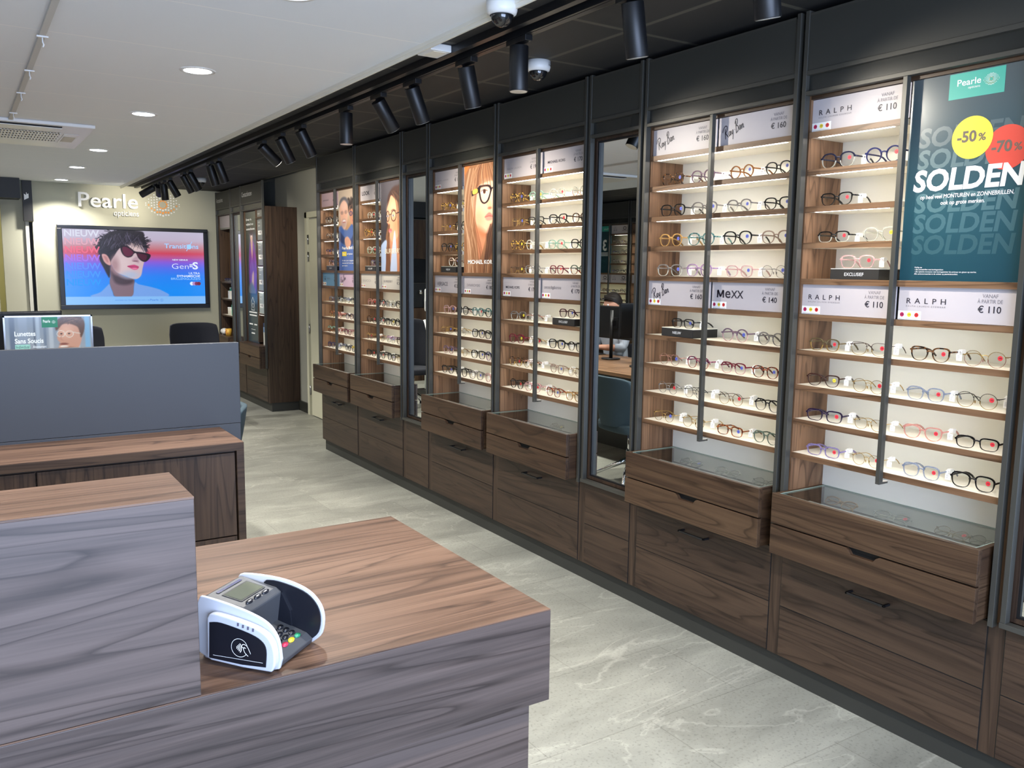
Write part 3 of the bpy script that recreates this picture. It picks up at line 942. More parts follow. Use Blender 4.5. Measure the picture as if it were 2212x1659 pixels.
def mirror_unit(root, w):
    metal_frame(root, w, 0.535, 2.535, base_rail=True)
    a, b = 0.026, w-0.030
    m = MB()
    for y0, y1 in ((0.0, a+0.012), (b-0.012, w)): m.box(0.03, 0.05, y0, y1, 0.552, 2.24)
    m.box(0.03, 0.05, a+0.012, b-0.012, 0.552, 0.566).box(0.03, 0.05, a+0.012, b-0.012, 2.226, 2.24)
    m.build('wood_liner', wood('z', 'dark'), root)
    k = MB(); k.box(0.036, 0.046, a+0.012, a+0.022, 0.566, 2.226).box(0.036, 0.046, b-0.022, b-0.012, 0.566, 2.226)
    k.box(0.036, 0.046, a+0.022, b-0.022, 0.566, 0.574).box(0.036, 0.046, a+0.022, b-0.022, 2.218, 2.226)
    k.build('inner_frame', M_BLACKPL, root)
    bx(0.042, 0.045, a+0.02, b-0.02, 0.57, 2.222).build('mirror', M_MIRROR, root)
    bx(0.052, 0.24, 0.002, w-0.002, 0.54, 2.25).build('carcass', wood('z', 'dark'), root)
    base_fronts(root, w, 0.535, handle=False, x1=0.24, zs=0.312)

BAYDESC = {6: 'walnut eyewear display bay with green sale poster, nearest the viewer', 5: 'walnut eyewear display bay between the chair-reflecting mirror and sale poster bay',
           4: 'walnut eyewear display bay just left of the chair-reflecting mirror', 3: 'walnut eyewear display bay with long-haired woman poster',
           2: 'walnut eyewear display bay with pale-jacket woman poster', 1: 'walnut eyewear display bay with smiling couple poster, farthest'}
ROOTS = {}; CYS = {}
for n_, (y0, y1) in BAY.items():
    r = thing('display_cabinet', BAYDESC[n_], 'display cabinet', (XF, y0, 0), 0, 'eyewear display bays on the right wall')
    CYS[n_] = bay(r, y1-y0, poster=n_ in (6, 3, 2, 1)); ROOTS[n_] = r
for (y0, y1), lab in (((3.005, 3.408), 'tall wall mirror reflecting a blue chair and desk monitors'), ((5.103, 5.505), 'tall wall mirror reflecting a white eye-test instrument'),
                      ((0.895, 1.298), 'tall wall mirror at the right edge, beside the sale poster bay')):
    r = thing('mirror_cabinet', lab, 'mirror', (XF, y0, 0), 0, 'tall mirrors between the display bays')
    mirror_unit(r, y1-y0)

# ------------------------------------------------------------------ price signs
def sign(name_label, P, rz, w, h, logo, price, card=True, colour=None, thick=0.004, group='price signs in the display bays', loc=None):
    """P: local plane with origin at the lower left corner of the sign, parent = thing at loc"""
    r = thing('price_sign', name_label, 'price sign', loc, rz, group)
    bm_ = colour or M_SIGN
    PL = Plane((0, 0, 0), *RU)
    mb = MB(); mb.add([PL(a, b, d) for d in (-thick, 0) for a, b in ((0, 0), (w, 0), (w, h), (0, h))],
                      [(0, 1, 2, 3), (4, 5, 6, 7), (0, 1, 5, 4), (1, 2, 6, 5), (2, 3, 7, 6), (3, 0, 4, 7)])
    mb.build('board', bm_, r)
    t = MB()
    kind = logo[0]
    if kind == 'ralph':
        txt(t, PL, 'RALPH', w*0.075, h*0.50, cap=h*0.16, width=w*0.35, spacing=1.9, bold=0.006)
        txt(t, PL, 'RALPH LAUREN EYEWEAR', w*0.073, h*0.395, cap=h*0.05, width=w*0.353, spacing=1.6, m=1)
    elif kind == 'script':
        rayban(t, PL, w*0.075, h*0.20, w*0.29)
    elif kind == 'mexx':
        for q_ in ([(.082, .42), (.086, .70)], [(.086, .70), (.124, .46)], [(.124, .46), (.162, .70)], [(.162, .70), (.166, .42)]): ribbon(t, PL, [(w*a_, h*b_) for a_, b_ in q_], w*.021, spline=False)
        txt(t, PL, 'e', w*0.19, h*0.42, cap=h*0.38, width=w*0.075, bold=0.012)
        txt(t, PL, 'XX', w*0.272, h*0.42, cap=h*0.28, width=w*0.17, bold=0.012)
    elif kind == 'text':
        _, s, x0, x1, cap, bold, b0 = logo[:7]
        txt(t, PL, s, w*x0, h*b0, cap=h*cap, width=w*(x1-x0), bold=bold, m=logo[7] if len(logo) > 7 else 0, spacing=logo[8] if len(logo) > 8 else 1.0)
    elif kind == 'eagle':
        txt(t, PL, 'EMPORIO', w*0.07, h*0.47, cap=h*0.12, width=w*0.165, m=1); txt(t, PL, 'ARMANI', w*0.315, h*0.47, cap=h*0.12, width=w*0.145, m=1)
        for i in range(3): ribbon(t, PL, [(w*0.235, h*(0.62-0.05*i)), (w*0.275, h*(0.54-0.05*i)), (w*0.315, h*(0.62-0.05*i))], h*0.03, 1, spline=False)
    elif kind == 'mask':
        disc(t, PL, w*0.15, h*0.50, h*0.09, 0, ry=h*0.06); disc(t, PL, w*0.15, h*0.66, h*0.07, 0, ry=h*0.03)
        txt(t, PL, 'SEEOO', w*0.26, h*0.50, cap=h*0.10, width=w*0.19, m=1)
    t.build('brand_lettering', [M_INK, M_GREYINK], r, recalc=False)
    q = MB(); pc = 0.785*w
    txt(q, PL, 'VANAF', pc, h*0.735, cap=h*0.105, width=w*0.125, align='c', m=1)
    txt(q, PL, '\u00c0 PARTIR DE', pc, h*0.585, cap=h*0.105, width=w*0.20, align='c', m=1)
    txt(q, PL, '\u20ac ' + price, pc, h*0.32, cap=h*0.185, width=w*0.185 if len(price) == 3 else w*0.15, align='c', bold=0.012, m=0)
    q.build('price_lettering', [M_INK, M_GREYINK], r, recalc=False)
    if card:
        c = MB(); cw, ch = w*0.215, h*0.27
        rect(c, PL, 0.001, cw, 0.001, ch, 0, 0.0008)
        for i, mi in enumerate((1, 2, 3)):
            cxx = cw*(0.19+0.31*i); disc(c, PL, cxx, ch*0.58, ch*0.25, mi, 0.0012, 18)
            txt(c, PL, ('-30%', '-50%', '-70%')[i], cxx, ch*0.53, cap=ch*0.13, width=ch*0.38, align='c', m=4, d=0.0015, bold=0.015)
        rect(c, PL, 0.004, cw*0.95, ch*0.10, ch*0.13, 5, 0.0012)
        c.build('discount_card', [M_WHITE, M_PINKRED, M_YELLOW, M_SRED, M_INK, M_GREYINK], r, recalc=False)
    return r

PINKS = mat('pale_pink_sign', (214, 182, 188), 0.4); BLUES = mat('sky_blue_sign', (112, 158, 190), 0.4); LILACS = mat('lilac_sign', (216, 186, 208), 0.4)
CREAMS = mat('cream_sign', (220, 212, 200), 0.4)
# bay: (upper left, upper right or None, lower left, lower right)
SIGNS = {
 6: [(('ralph',), '110', 1, None, 'white price sign 110 euro left of the green sale poster'), None,
     (('ralph',), '110', 1, None, 'white price sign 110 euro under the clear risered glasses, left of middle post'),
     (('ralph',), '110', 1, None, 'white price sign 110 euro directly below the green sale poster')],
 5: [(('script',), '160', 0, None, 'white script-logo sign 160 euro, top left beside the tall chair-reflecting mirror'), (('script',), '160', 0, None, 'white script-logo sign 160 euro, top right, nearest the sale poster bay'),
     (('script',), '160', 1, None, 'lower white script-logo sign 160 euro with discount dots'), (('mexx',), '140', 1, None, 'white sign with bold four-letter logo, 140 euro')],
 4: [(('text', 'RALPH LAUREN', .085, .46, .09, 0.0, .44, 1, 1.5), '190', 1, None, 'white 190 euro sign at top left of bay left of chair-reflecting mirror'),
     (('text', 'MICHAEL KORS', .10, .50, .12, .012, .42), '170', 1, None, 'white 170 euro sign at top right of bay left of chair-reflecting mirror'),
     (('text', 'MICHAEL KORS', .08, .46, .12, .012, .42), '170', 1, None, 'lower left 170 euro sign in bay left of chair-reflecting mirror'),
     (('eagle',), '170', 1, None, 'lower right 170 euro sign with eagle logo left of chair-reflecting mirror')],
 3: [(('text', 'RALPH LAUREN', .08, .47, .09, 0.0, .44, 1, 1.5), '190', 1, None, 'white 190 euro sign left of the long-haired woman poster'), None,
     (('text', 'VERSACE', .08, .46, .22, .0, .40), '230', 1, None, 'white 230 euro sign with bold black capitals'),
     (('text', 'SWAROVSKI', .09, .50, .15, -.005, .42, 1), '180', 1, None, 'white 180 euro sign under the long-haired woman poster')],
 2: [(('text', 'LOOK', .09, .47, .26, .02, .38), '270', 0, None, 'white sign with heavy four-letter logo, 270 euro'), None,
     (('text', 'GUCCI', .10, .48, .15, -.005, .44, 1, 1.5), '300', 1, CREAMS, 'cream 300 euro sign with wide thin capitals'),
     (('text', 'BURBERRY', .10, .50, .15, .0, .44, 1), '240', 1, CREAMS, 'cream 240 euro sign under the pale-jacket woman poster')],
 1: [(('text', 'EMPORIO', .09, .45, .08, .0, .44), '100', 0, PINKS, 'pale pink sign left of the smiling couple poster'), None,
     (('mask',), '100', 1, BLUES, 'sky-blue price sign in the farthest bay'),
     (('script',), '90', 1, LILACS, 'lilac script-logo sign under the smiling couple poster')]}
for n_, ss in SIGNS.items():
    y0, y1 = BAY[n_]; w = y1-y0; cy = CYS[n_]; a, b = 0.036, w-0.032
    for i, sg in enumerate(ss):
        if sg is None: continue
        left = i % 2 == 0
        yl = (b-0.001) if left else (cy-0.006)
        yr = (cy+0.004) if left else (a+0.002)
        zb, zt = (2.1142, 2.2265) if i < 2 else (1.4532, 1.5635)
        lg, pr, cd, colr, lab = sg
        sign(lab, None, 0, yl-yr, zt-zb, lg, pr, bool(cd), colr, loc=(XF+0.041, y0+yl, zb))

# ------------------------------------------------------------------ posters (printed pictures on thin boards)
def poster_root(n_, label):
    y0, y1 = BAY[n_]; cy = CYS[n_]
    yl, yr = cy-0.003, 0.038
    zb, zt = 1.5835, 2.2275
    r = thing('poster', label, 'poster', (XF+0.040, y0+yl, zb), 0, 'posters in the display bays')
    w, h = yl-yr, zt-zb
    PL = Plane((0, 0, 0), *RU)
    bx(0.0005, 0.012, -w, 0, 0, h).build('board', M_WHITELAM, r)
    return r, w, h, PL

r, w, h, PL = poster_root(6, 'dark green sale poster with yellow and red discount circles')
cv = Canvas(40, 80, w/h).grad([(0, (84, 92, 94)), (0.3, (66, 86, 92)), (0.65, (42, 80, 90)), (1, (30, 66, 78))])
cv.build('print', print_mat('poster_print', rough=0.22), r, PL, 0, 0, w, h, 0.0002)
GH = [mat('ghost_letter_%d' % i, c, 0.3) for i, c in enumerate([(82, 100, 104), (86, 110, 114), (74, 108, 114), (62, 98, 106), (50, 86, 94)])]
for i, b_ in enumerate((0.664, 0.558, 0.343, 0.241, 0.136)):
    g = MB(); txt(g, PL, 'SOLDEN', w*0.09, h*b_, cap=h*0.090, width=w*0.85, bold=0.03, shear=0.12, d=0.0004)
    g.build('pale_lettering', GH[i], r, recalc=False)
g = MB()
txt(g, PL, 'SOLDEN', w*0.07, h*0.449, cap=h*0.10, width=w*0.90, bold=0.035, shear=0.10, m=0, d=0.0012)
g.build('headline', M_WHITE, r, recalc=False); g = MB()
txt(g, PL, 'op heel veel MONTUREN en ZONNEBRILLEN,', w*0.14, h*0.408, cap=h*0.019, width=w*0.76, bold=0.012, shear=0.1, d=0.0012)
txt(g, PL, 'ook op grote merken.', w*0.32, h*0.376, cap=h*0.019, width=w*0.36, bold=0.012, shear=0.1, d=0.0012)
g.build('subtitle', M_WHITE, r, recalc=False); g = MB()
for i, s in enumerate(('Geldig op:', '- alle zonnebrillen met kortingssticker.', '- alle optische monturen met kortingssticker bij aankoop van glazen op sterkte.', 'Alle actievoorwaarden in de winkel, op pearle.be/solden.')):
    txt(g, PL, s, w*0.135, h*(0.064-0.011*i), cap=h*0.007, d=0.0012)
g.build('small_print', M_WHITE, r, recalc=False)
g = MB(); rect(g, PL, w*0.32, w*0.76, h*0.875, h*0.995, 0, 0.0008)
txt(g, PL, 'Pearle', w*0.385, h*0.935, cap=h*0.030, width=w*0.19, m=1, d=0.0012, bold=0.01)
txt(g, PL, 'opticiens', w*0.475, h*0.917, cap=h*0.011, width=w*0.095, m=1, d=0.0012)
eye_dots(g, PL, w*0.655, h*0.943, w*0.125, 1, 2, 0.0012, 6)
g.build('logo_panel', [M_TEAL, M_WHITE, mat('gold_print', (196, 176, 120), 0.5)], r, recalc=False)
g = MB(); disc(g, PL, w*0.54, h*0.685, w*0.165, 0, 0.0016, 40); txt(g, PL, '-50', w*0.42, h*0.667, cap=h*0.05, width=w*0.155, bold=0.03, m=1, d=0.002); txt(g, PL, '%', w*0.59, h*0.667, cap=h*0.034, width=w*0.06, bold=0.02, m=1, d=0.002)
g.build('yellow_circle', [M_YELLOW, mat('circle_ink', (104, 90, 78), 0.5)], r, recalc=False)
g = MB(); disc(g, PL, w*0.82, h*0.622, w*0.168, 0, 0.0011, 40); txt(g, PL, '-70', w*0.70, h*0.604, cap=h*0.05, width=w*0.155, bold=0.03, m=1, d=0.0014); txt(g, PL, '%', w*0.87, h*0.604, cap=h*0.034, width=w*0.06, bold=0.02, m=1, d=0.0014)
g.build('red_circle', [mat('tomato_print', (226, 66, 48), 0.5), mat('circle_ink', (104, 90, 78), 0.5)], r, recalc=False)

POST = print_mat('poster_print', rough=0.22)
# long-haired woman with black glasses
r, w, h, PL = poster_root(3, 'poster of a long-haired woman in black square glasses')
cv = Canvas(110, 210, w/h).grad([(0, (236, 128, 60)), (1, (200, 130, 70))])
def mk(pts): return [((x-78)/385, (y-150)/1345) for x, y in pts]
cv.poly([(-.05, .22), (.12, .02), (.35, -.03), (.75, -.05), (1.1, .0), (1.1, 1.1), (-.05, 1.1)], (142, 100, 66), 0.02)
cv.poly(mk([(225, 880), (345, 960), (330, 1100), (265, 1330), (245, 1180)]), (196, 128, 88), 0.01)
cv.poly(mk([(165, 560), (200, 470), (280, 400), (420, 380), (470, 480), (450, 620), (425, 720), (428, 780), (412, 850), (398, 930), (352, 1008), (262, 955), (195, 800), (172, 660)]), (238, 182, 142), 0.008)
cv.poly(mk([(240, 900), (350, 1008), (300, 1060), (240, 980)]), (170, 104, 66), 0.02, 0.7)
cv.ell(.72, .28, .2, .1, (252, 214, 176), 1.2, .6); cv.ell(.45, .5, .16, .08, (226, 158, 112), 1.2, .6)
cv.poly(mk([(340, 640), (352, 600), (380, 560), (400, 660), (410, 690), (365, 700)]), (222, 154, 112), 0.012, .55)
cv.ell(.78, .41, .06, .012, (150, 84, 60), .8, .8)
for i in range(60):                                      # hair strands
    x = random.uniform(80, 225); e = x+random.uniform(-25, 90)
    c = random.choice([(198, 160, 116), (110, 72, 46), (222, 190, 146), (92, 60, 40), (170, 126, 84)])
    cv.line(mk([(x+60, 190), (x+10, 480), (x-4+random.uniform(-14, 14), 820), (e, 1190), (e+random.uniform(-20, 50), 1500)]), random.uniform(.003, .010), c, .55, .004)
for i in range(44):                                      # fringe
    x = random.uniform(150, 470); c = random.choice([(112, 74, 50), (172, 130, 90), (88, 58, 42), (196, 154, 108)])
    cv.line(mk([(x*.45+170, 150), (x*.8+50, 260), (x, random.uniform(370, 440))]), random.uniform(.004, .009), c, .7, .004)
for i in range(22):
    x = random.uniform(340, 470); c = random.choice([(120, 84, 56), (70, 48, 36), (180, 140, 96)])
    cv.line(mk([(x+30, 900), (x, 1060), (x-25, 1300), (x-40, 1500)]), random.uniform(.006, .014), c, .7, .004)
cv.poly(mk([(345, 1010), (420, 900), (440, 1150), (360, 1360), (320, 1330), (350, 1150)]), (62, 44, 36), 0.02, .75)
ringo = mk([(248, 425), (300, 412), (372, 420), (402, 470), (392, 520), (366, 610), (320, 645), (278, 615), (256, 530)])
ringi = mk([(272, 448), (320, 436), (362, 445), (380, 480), (374, 530), (350, 600), (318, 625), (290, 598), (274, 530)])
skin = cv.c.copy(); cv.poly(ringo, (24, 20, 24), 0.004)
mkm = np.clip(0.5-cv.sd(crs(ringi, 4))/(2*0.004), 0, 1)[:, :, None]; cv.c = cv.c*(1-mkm)+skin*mkm
cv.line(mk([(385, 470), (410, 462), (470, 440)]), .014, (24, 20, 24)); cv.line(mk([(470, 440), (430, 520), (450, 640)]), .010, (24, 20, 24))
cv.poly(mk([(165, 470), (250, 430), (252, 500), (170, 535)]), (28, 22, 24), .004, smooth=False)
cv.poly(mk([(180, 462), (232, 446), (236, 496), (186, 512)]), (226, 186, 70), .006)
cv.ell(.60, .255, .085, .020, (250, 240, 230), .4); cv.ell(.62, .255, .045, .021, (66, 40, 28), .4); cv.line(mk([(278, 488), (310, 470), (350, 488)]), .007, (40, 24, 20)); cv.line(mk([(262, 440), (310, 418), (375, 432)]), .006, (90, 58, 40), .8)
cv.poly(mk([(322, 805), (372, 752), (412, 790), (408, 808), (360, 806)]), (206, 116, 100), .006)
cv.poly(mk([(330, 812), (372, 806), (410, 808), (404, 846), (350, 850)]), (222, 138, 116), .006); cv.line(mk([(326, 808), (370, 798), (412, 806)]), .005, (120, 56, 50))
cv.c = 255*(np.clip(cv.c, 0, 255)/255)**0.88*np.array([1.0, 0.96, 1.0])
cv.build('print', POST, r, PL, 0, 0, w, h, 0.0002)
g = MB(); txt(g, PL, 'MICHAEL KORS', w*0.13, h*0.085, cap=h*0.036, width=w*0.79, bold=0.02, d=0.0010)
g.build('headline', M_WHITE, r, recalc=False)

# woman with pale jacket
r, w, h, PL = poster_root(2, 'poster of a dark-haired woman in a pale blue jacket')
cv = Canvas(90, 160, w/h).grad([(0, (84, 82, 84)), (.5, (54, 52, 54)), (1, (46, 46, 52))])
cv.poly([(.30, .20), (.48, .09), (.75, .06), (1.05, .12), (1.05, .9), (.9, .8), (.35, 1.05), (.24, 1.02), (.24, .6), (.30, .42)], (66, 48, 40), .015)
cv.poly([(.34, .62), (.95, .5), (1.0, .9), (.75, 1.05), (.5, 1.0)], (206, 140, 98), .01)
cv.poly([(.27, .31), (.36, .24), (.46, .16), (.62, .20), (.84, .27), (.9, .40), (.88, .52), (.72, .63), (.52, .675), (.40, .62), (.37, .55), (.33, .52), (.32, .47), (.27, .45), (.28, .40)], (232, 168, 122), .008)
cv.ell(.52, .30, .2, .07, (246, 194, 150), 1.2, .7); cv.ell(.72, .48, .14, .08, (208, 138, 94), 1.2, .7)
for i in range(44):
    x = random.uniform(.22, .40); c = random.choice([(150, 104, 66), (196, 146, 96), (104, 70, 48), (60, 42, 36)])
    cv.line([(.33+.4*(x-.22), .48), (x, .62), (x+.02, .8), (x+random.uniform(-.02, .05), 1.02)], random.uniform(.005, .012), c, .7)
for i in range(40):
    x = random.uniform(.66, 1.0); c = random.choice([(44, 36, 34), (86, 62, 46), (150, 110, 74), (60, 44, 38)])
    cv.line([(.5+random.uniform(0, .2), .12), (x, .24), (x+.08, .45), (x+.1, .8)], random.uniform(.006, .013), c, .7)
cv.poly([(-.05, .76), (.12, .665), (.26, .66), (.22, .8), (.20, 1.05), (-.05, 1.05)], (176, 206, 232), .008)
cv.poly([(.40, 1.05), (.58, .58), (.66, .64), (.70, 1.05)], (190, 214, 236), .008); cv.poly([(.22, .9), (.30, .7), (.38, .78), (.34, 1.05), (.2, 1.05)], (110, 72, 48), .01)
for cx_, rx in ((.31, .075), (.57, .12)):
    sk = cv.c.copy(); cv.ell(cx_, .385, rx, .062, (36, 26, 30), .12)
    r_ = np.hypot((cv.X-cx_)/(rx-.022), (cv.Y-.385)/.052); mk_ = np.clip((1.1-r_)/.2, 0, 1)[:, :, None]; cv.c = cv.c*(1-mk_)+sk*mk_
cv.line([(.69, .36), (.98, .35)], .010, (36, 26, 30)); cv.line([(.38, .37), (.45, .365)], .008, (36, 26, 30))
for cx_ in (.31, .55): cv.ell(cx_, .382, .045, .013, (250, 244, 238), .5); cv.ell(cx_, .382, .02, .014, (50, 32, 26), .5)
cv.line([(.46, .33), (.56, .315), (.68, .335)], .007, (60, 40, 32)); cv.ell(.36, .475, .03, .012, (176, 104, 76), 1, .7)
cv.ell(.42, .545, .075, .022, (206, 104, 100), .5); cv.ell(.43, .558, .06, .012, (226, 138, 130), .7)
cv.c = 255*(np.clip(cv.c, 0, 255)/255)**0.88*np.array([1.0, 0.96, 1.0])
cv.build('print', POST, r, PL, 0, 0, w, h, 0.0002)
g = MB(); txt(g, PL, 'BURBERRY', w*0.19, h*0.20, cap=h*0.055, width=w*0.70, bold=0.0, d=0.0010); g.build('headline', mat('cream_print', (240, 228, 200), 0.5), r, recalc=False)

# smiling couple
r, w, h, PL = poster_root(1, 'poster of a smiling couple, one in a blue sweater')
cv = Canvas(90, 160, w/h).grad([(0, (190, 176, 146)), (.3, (206, 190, 160)), (.45, (190, 140, 90)), (1, (60, 92, 150))])
cv.poly([(-.05, .52), (.2, .44), (.45, .5), (.75, .42), (1.05, .40), (1.05, 1.05), (-.05, 1.05)], (58, 96, 168), .01)
cv.ell(.80, .22, .30, .10, (62, 52, 46), .3); cv.poly([(.60, .22), (.95, .2), (.98, .34), (.86, .44), (.70, .42), (.60, .32)], (206, 142, 104), .01)
for i in range(40): cv.ell(.8+random.uniform(-.26, .26), .17+random.uniform(-.06, .08), .05, .018, random.choice([(40, 34, 32), (90, 78, 70)]), .8, .6)
cv.ell(.30, .17, .25, .085, (96, 96, 98), .25); cv.poly([(.08, .2), (.3, .13), (.5, .19), (.52, .3), (.46, .41), (.34, .49), (.2, .45), (.1, .34)], (240, 186, 150), .01)
cv.ell(.3, .2, .16, .06, (252, 214, 186), 1, .7); cv.ell(.3, .415, .15, .055, (176, 160, 150), .8, .7); cv.ell(.31, .385, .08, .014, (250, 246, 240), .5); cv.ell(.31, .398, .085, .008, (176, 90, 80), .6, .8)
for a_, b_ in ((.2, .28), (.41, .275)): cv.ell(a_, b_, .075, .022, (70, 60, 60), .35, .55); cv.ell(a_, b_, .055, .015, (236, 190, 160), .5); cv.ell(a_, b_, .02, .008, (50, 40, 40), .5)
for a_ in (.68, .86): cv.ell(a_, .30, .085, .03, (36, 44, 96), .3, .85); cv.ell(a_, .30, .06, .02, (190, 128, 100), .5, .8)
cv.ell(.8, .385, .06, .012, (196, 110, 100), .6)
cv.poly([(.02, .5), (.3, .58), (.62, .62), (.95, .5), (.95, .62), (.6, .7), (.2, .66), (.0, .6)], (36, 54, 100), .01)
cv.poly([(.34, .60), (.5, .58), (.66, .64), (.62, .70), (.48, .74), (.36, .68)], (224, 164, 128), .008)
for i in range(4): cv.line([(.42+.05*i, .61), (.40+.055*i, .71)], .004, (170, 110, 84), .7)
cv.c = 255*(np.clip(cv.c, 0, 255)/255)**0.88*np.array([1.0, 0.96, 1.0])
cv.build('print', POST, r, PL, 0, 0, w, h, 0.0002)
g = MB(); txt(g, PL, 'Pearle Bril Plan', w*0.18, h*0.265, cap=h*0.034, width=w*0.80, bold=0.03, d=0.0010); rect(g, PL, w*.18, w*.42, h*.18, h*.235, 1, .001)
txt(g, PL, 'Plan', w*.22, h*.197, cap=h*.02, width=w*.15, d=0.0014, m=0); txt(g, PL, 'brilplan', w*.45, h*.198, cap=h*.02, width=w*.30, d=0.001, bold=.01)
for i, s in enumerate(('In een paar stappen een', 'nieuwe bril met voordeel', 'per maand.')): txt(g, PL, s, w*.18, h*(.118-.032*i), cap=h*.017, width=w*(.78 if i < 2 else .3), d=.001, bold=.01)
g.build('headline', [M_WHITE, M_YELLOW], r, recalc=False)

# ------------------------------------------------------------------ risers
def riser(word, label, loc, rz=0):
    r = thing('display_riser', label, 'display riser', loc, rz, 'small black display risers')
    MB().box(0.0, 0.15, -0.0975, 0.0975, 0.0, 0.036).build('box_body', M_BLACKPL, r, bevel=0.001)
    bx(0.0, 0.15, -0.0972, 0.0972, 0.0362, 0.0385).build('white_top', M_WHITELAM, r)
    g = MB(); PL = Plane((-0.0004, 0, 0), *RU); rect(g, PL, -0.097, 0.097, 0.0005, 0.0358, 1, 0.0002)
    txt(g, PL, word, 0.0, 0.0125, cap=0.0115, align='c', m=0, d=0.0008)
    g.build('lettering', [M_WHITE, mat('riser_front', (52, 50, 48), 0.35)], r, recalc=False)
    return r
RIS = {6: (4, 1.90, 'EXCLUSIEF', 'black EXCLUSIEF riser under pink glasses beside the sale poster'), 5: (6, 2.774, 'NIEUW', 'black NIEUW riser under rectangular black glasses, right of the chair-reflecting mirror'),
       4: (6, 3.622, 'EXCLUSIEF', 'black EXCLUSIEF riser left of the chair-reflecting mirror'), 3: (4, 4.880, 'NIEUW', 'black NIEUW riser beside the long-haired woman poster'),
       2: (4, 6.122, 'EXCLUSIEF', 'black EXCLUSIEF riser beside the pale-jacket woman poster'), 1: (4, 6.950, 'NIEUW', 'black NIEUW riser beside the smiling couple poster')}
for n_, (lv, y, wd, lab) in RIS.items():
    riser(wd, lab, (XF+0.036, y, LZ[lv]+0.0005))

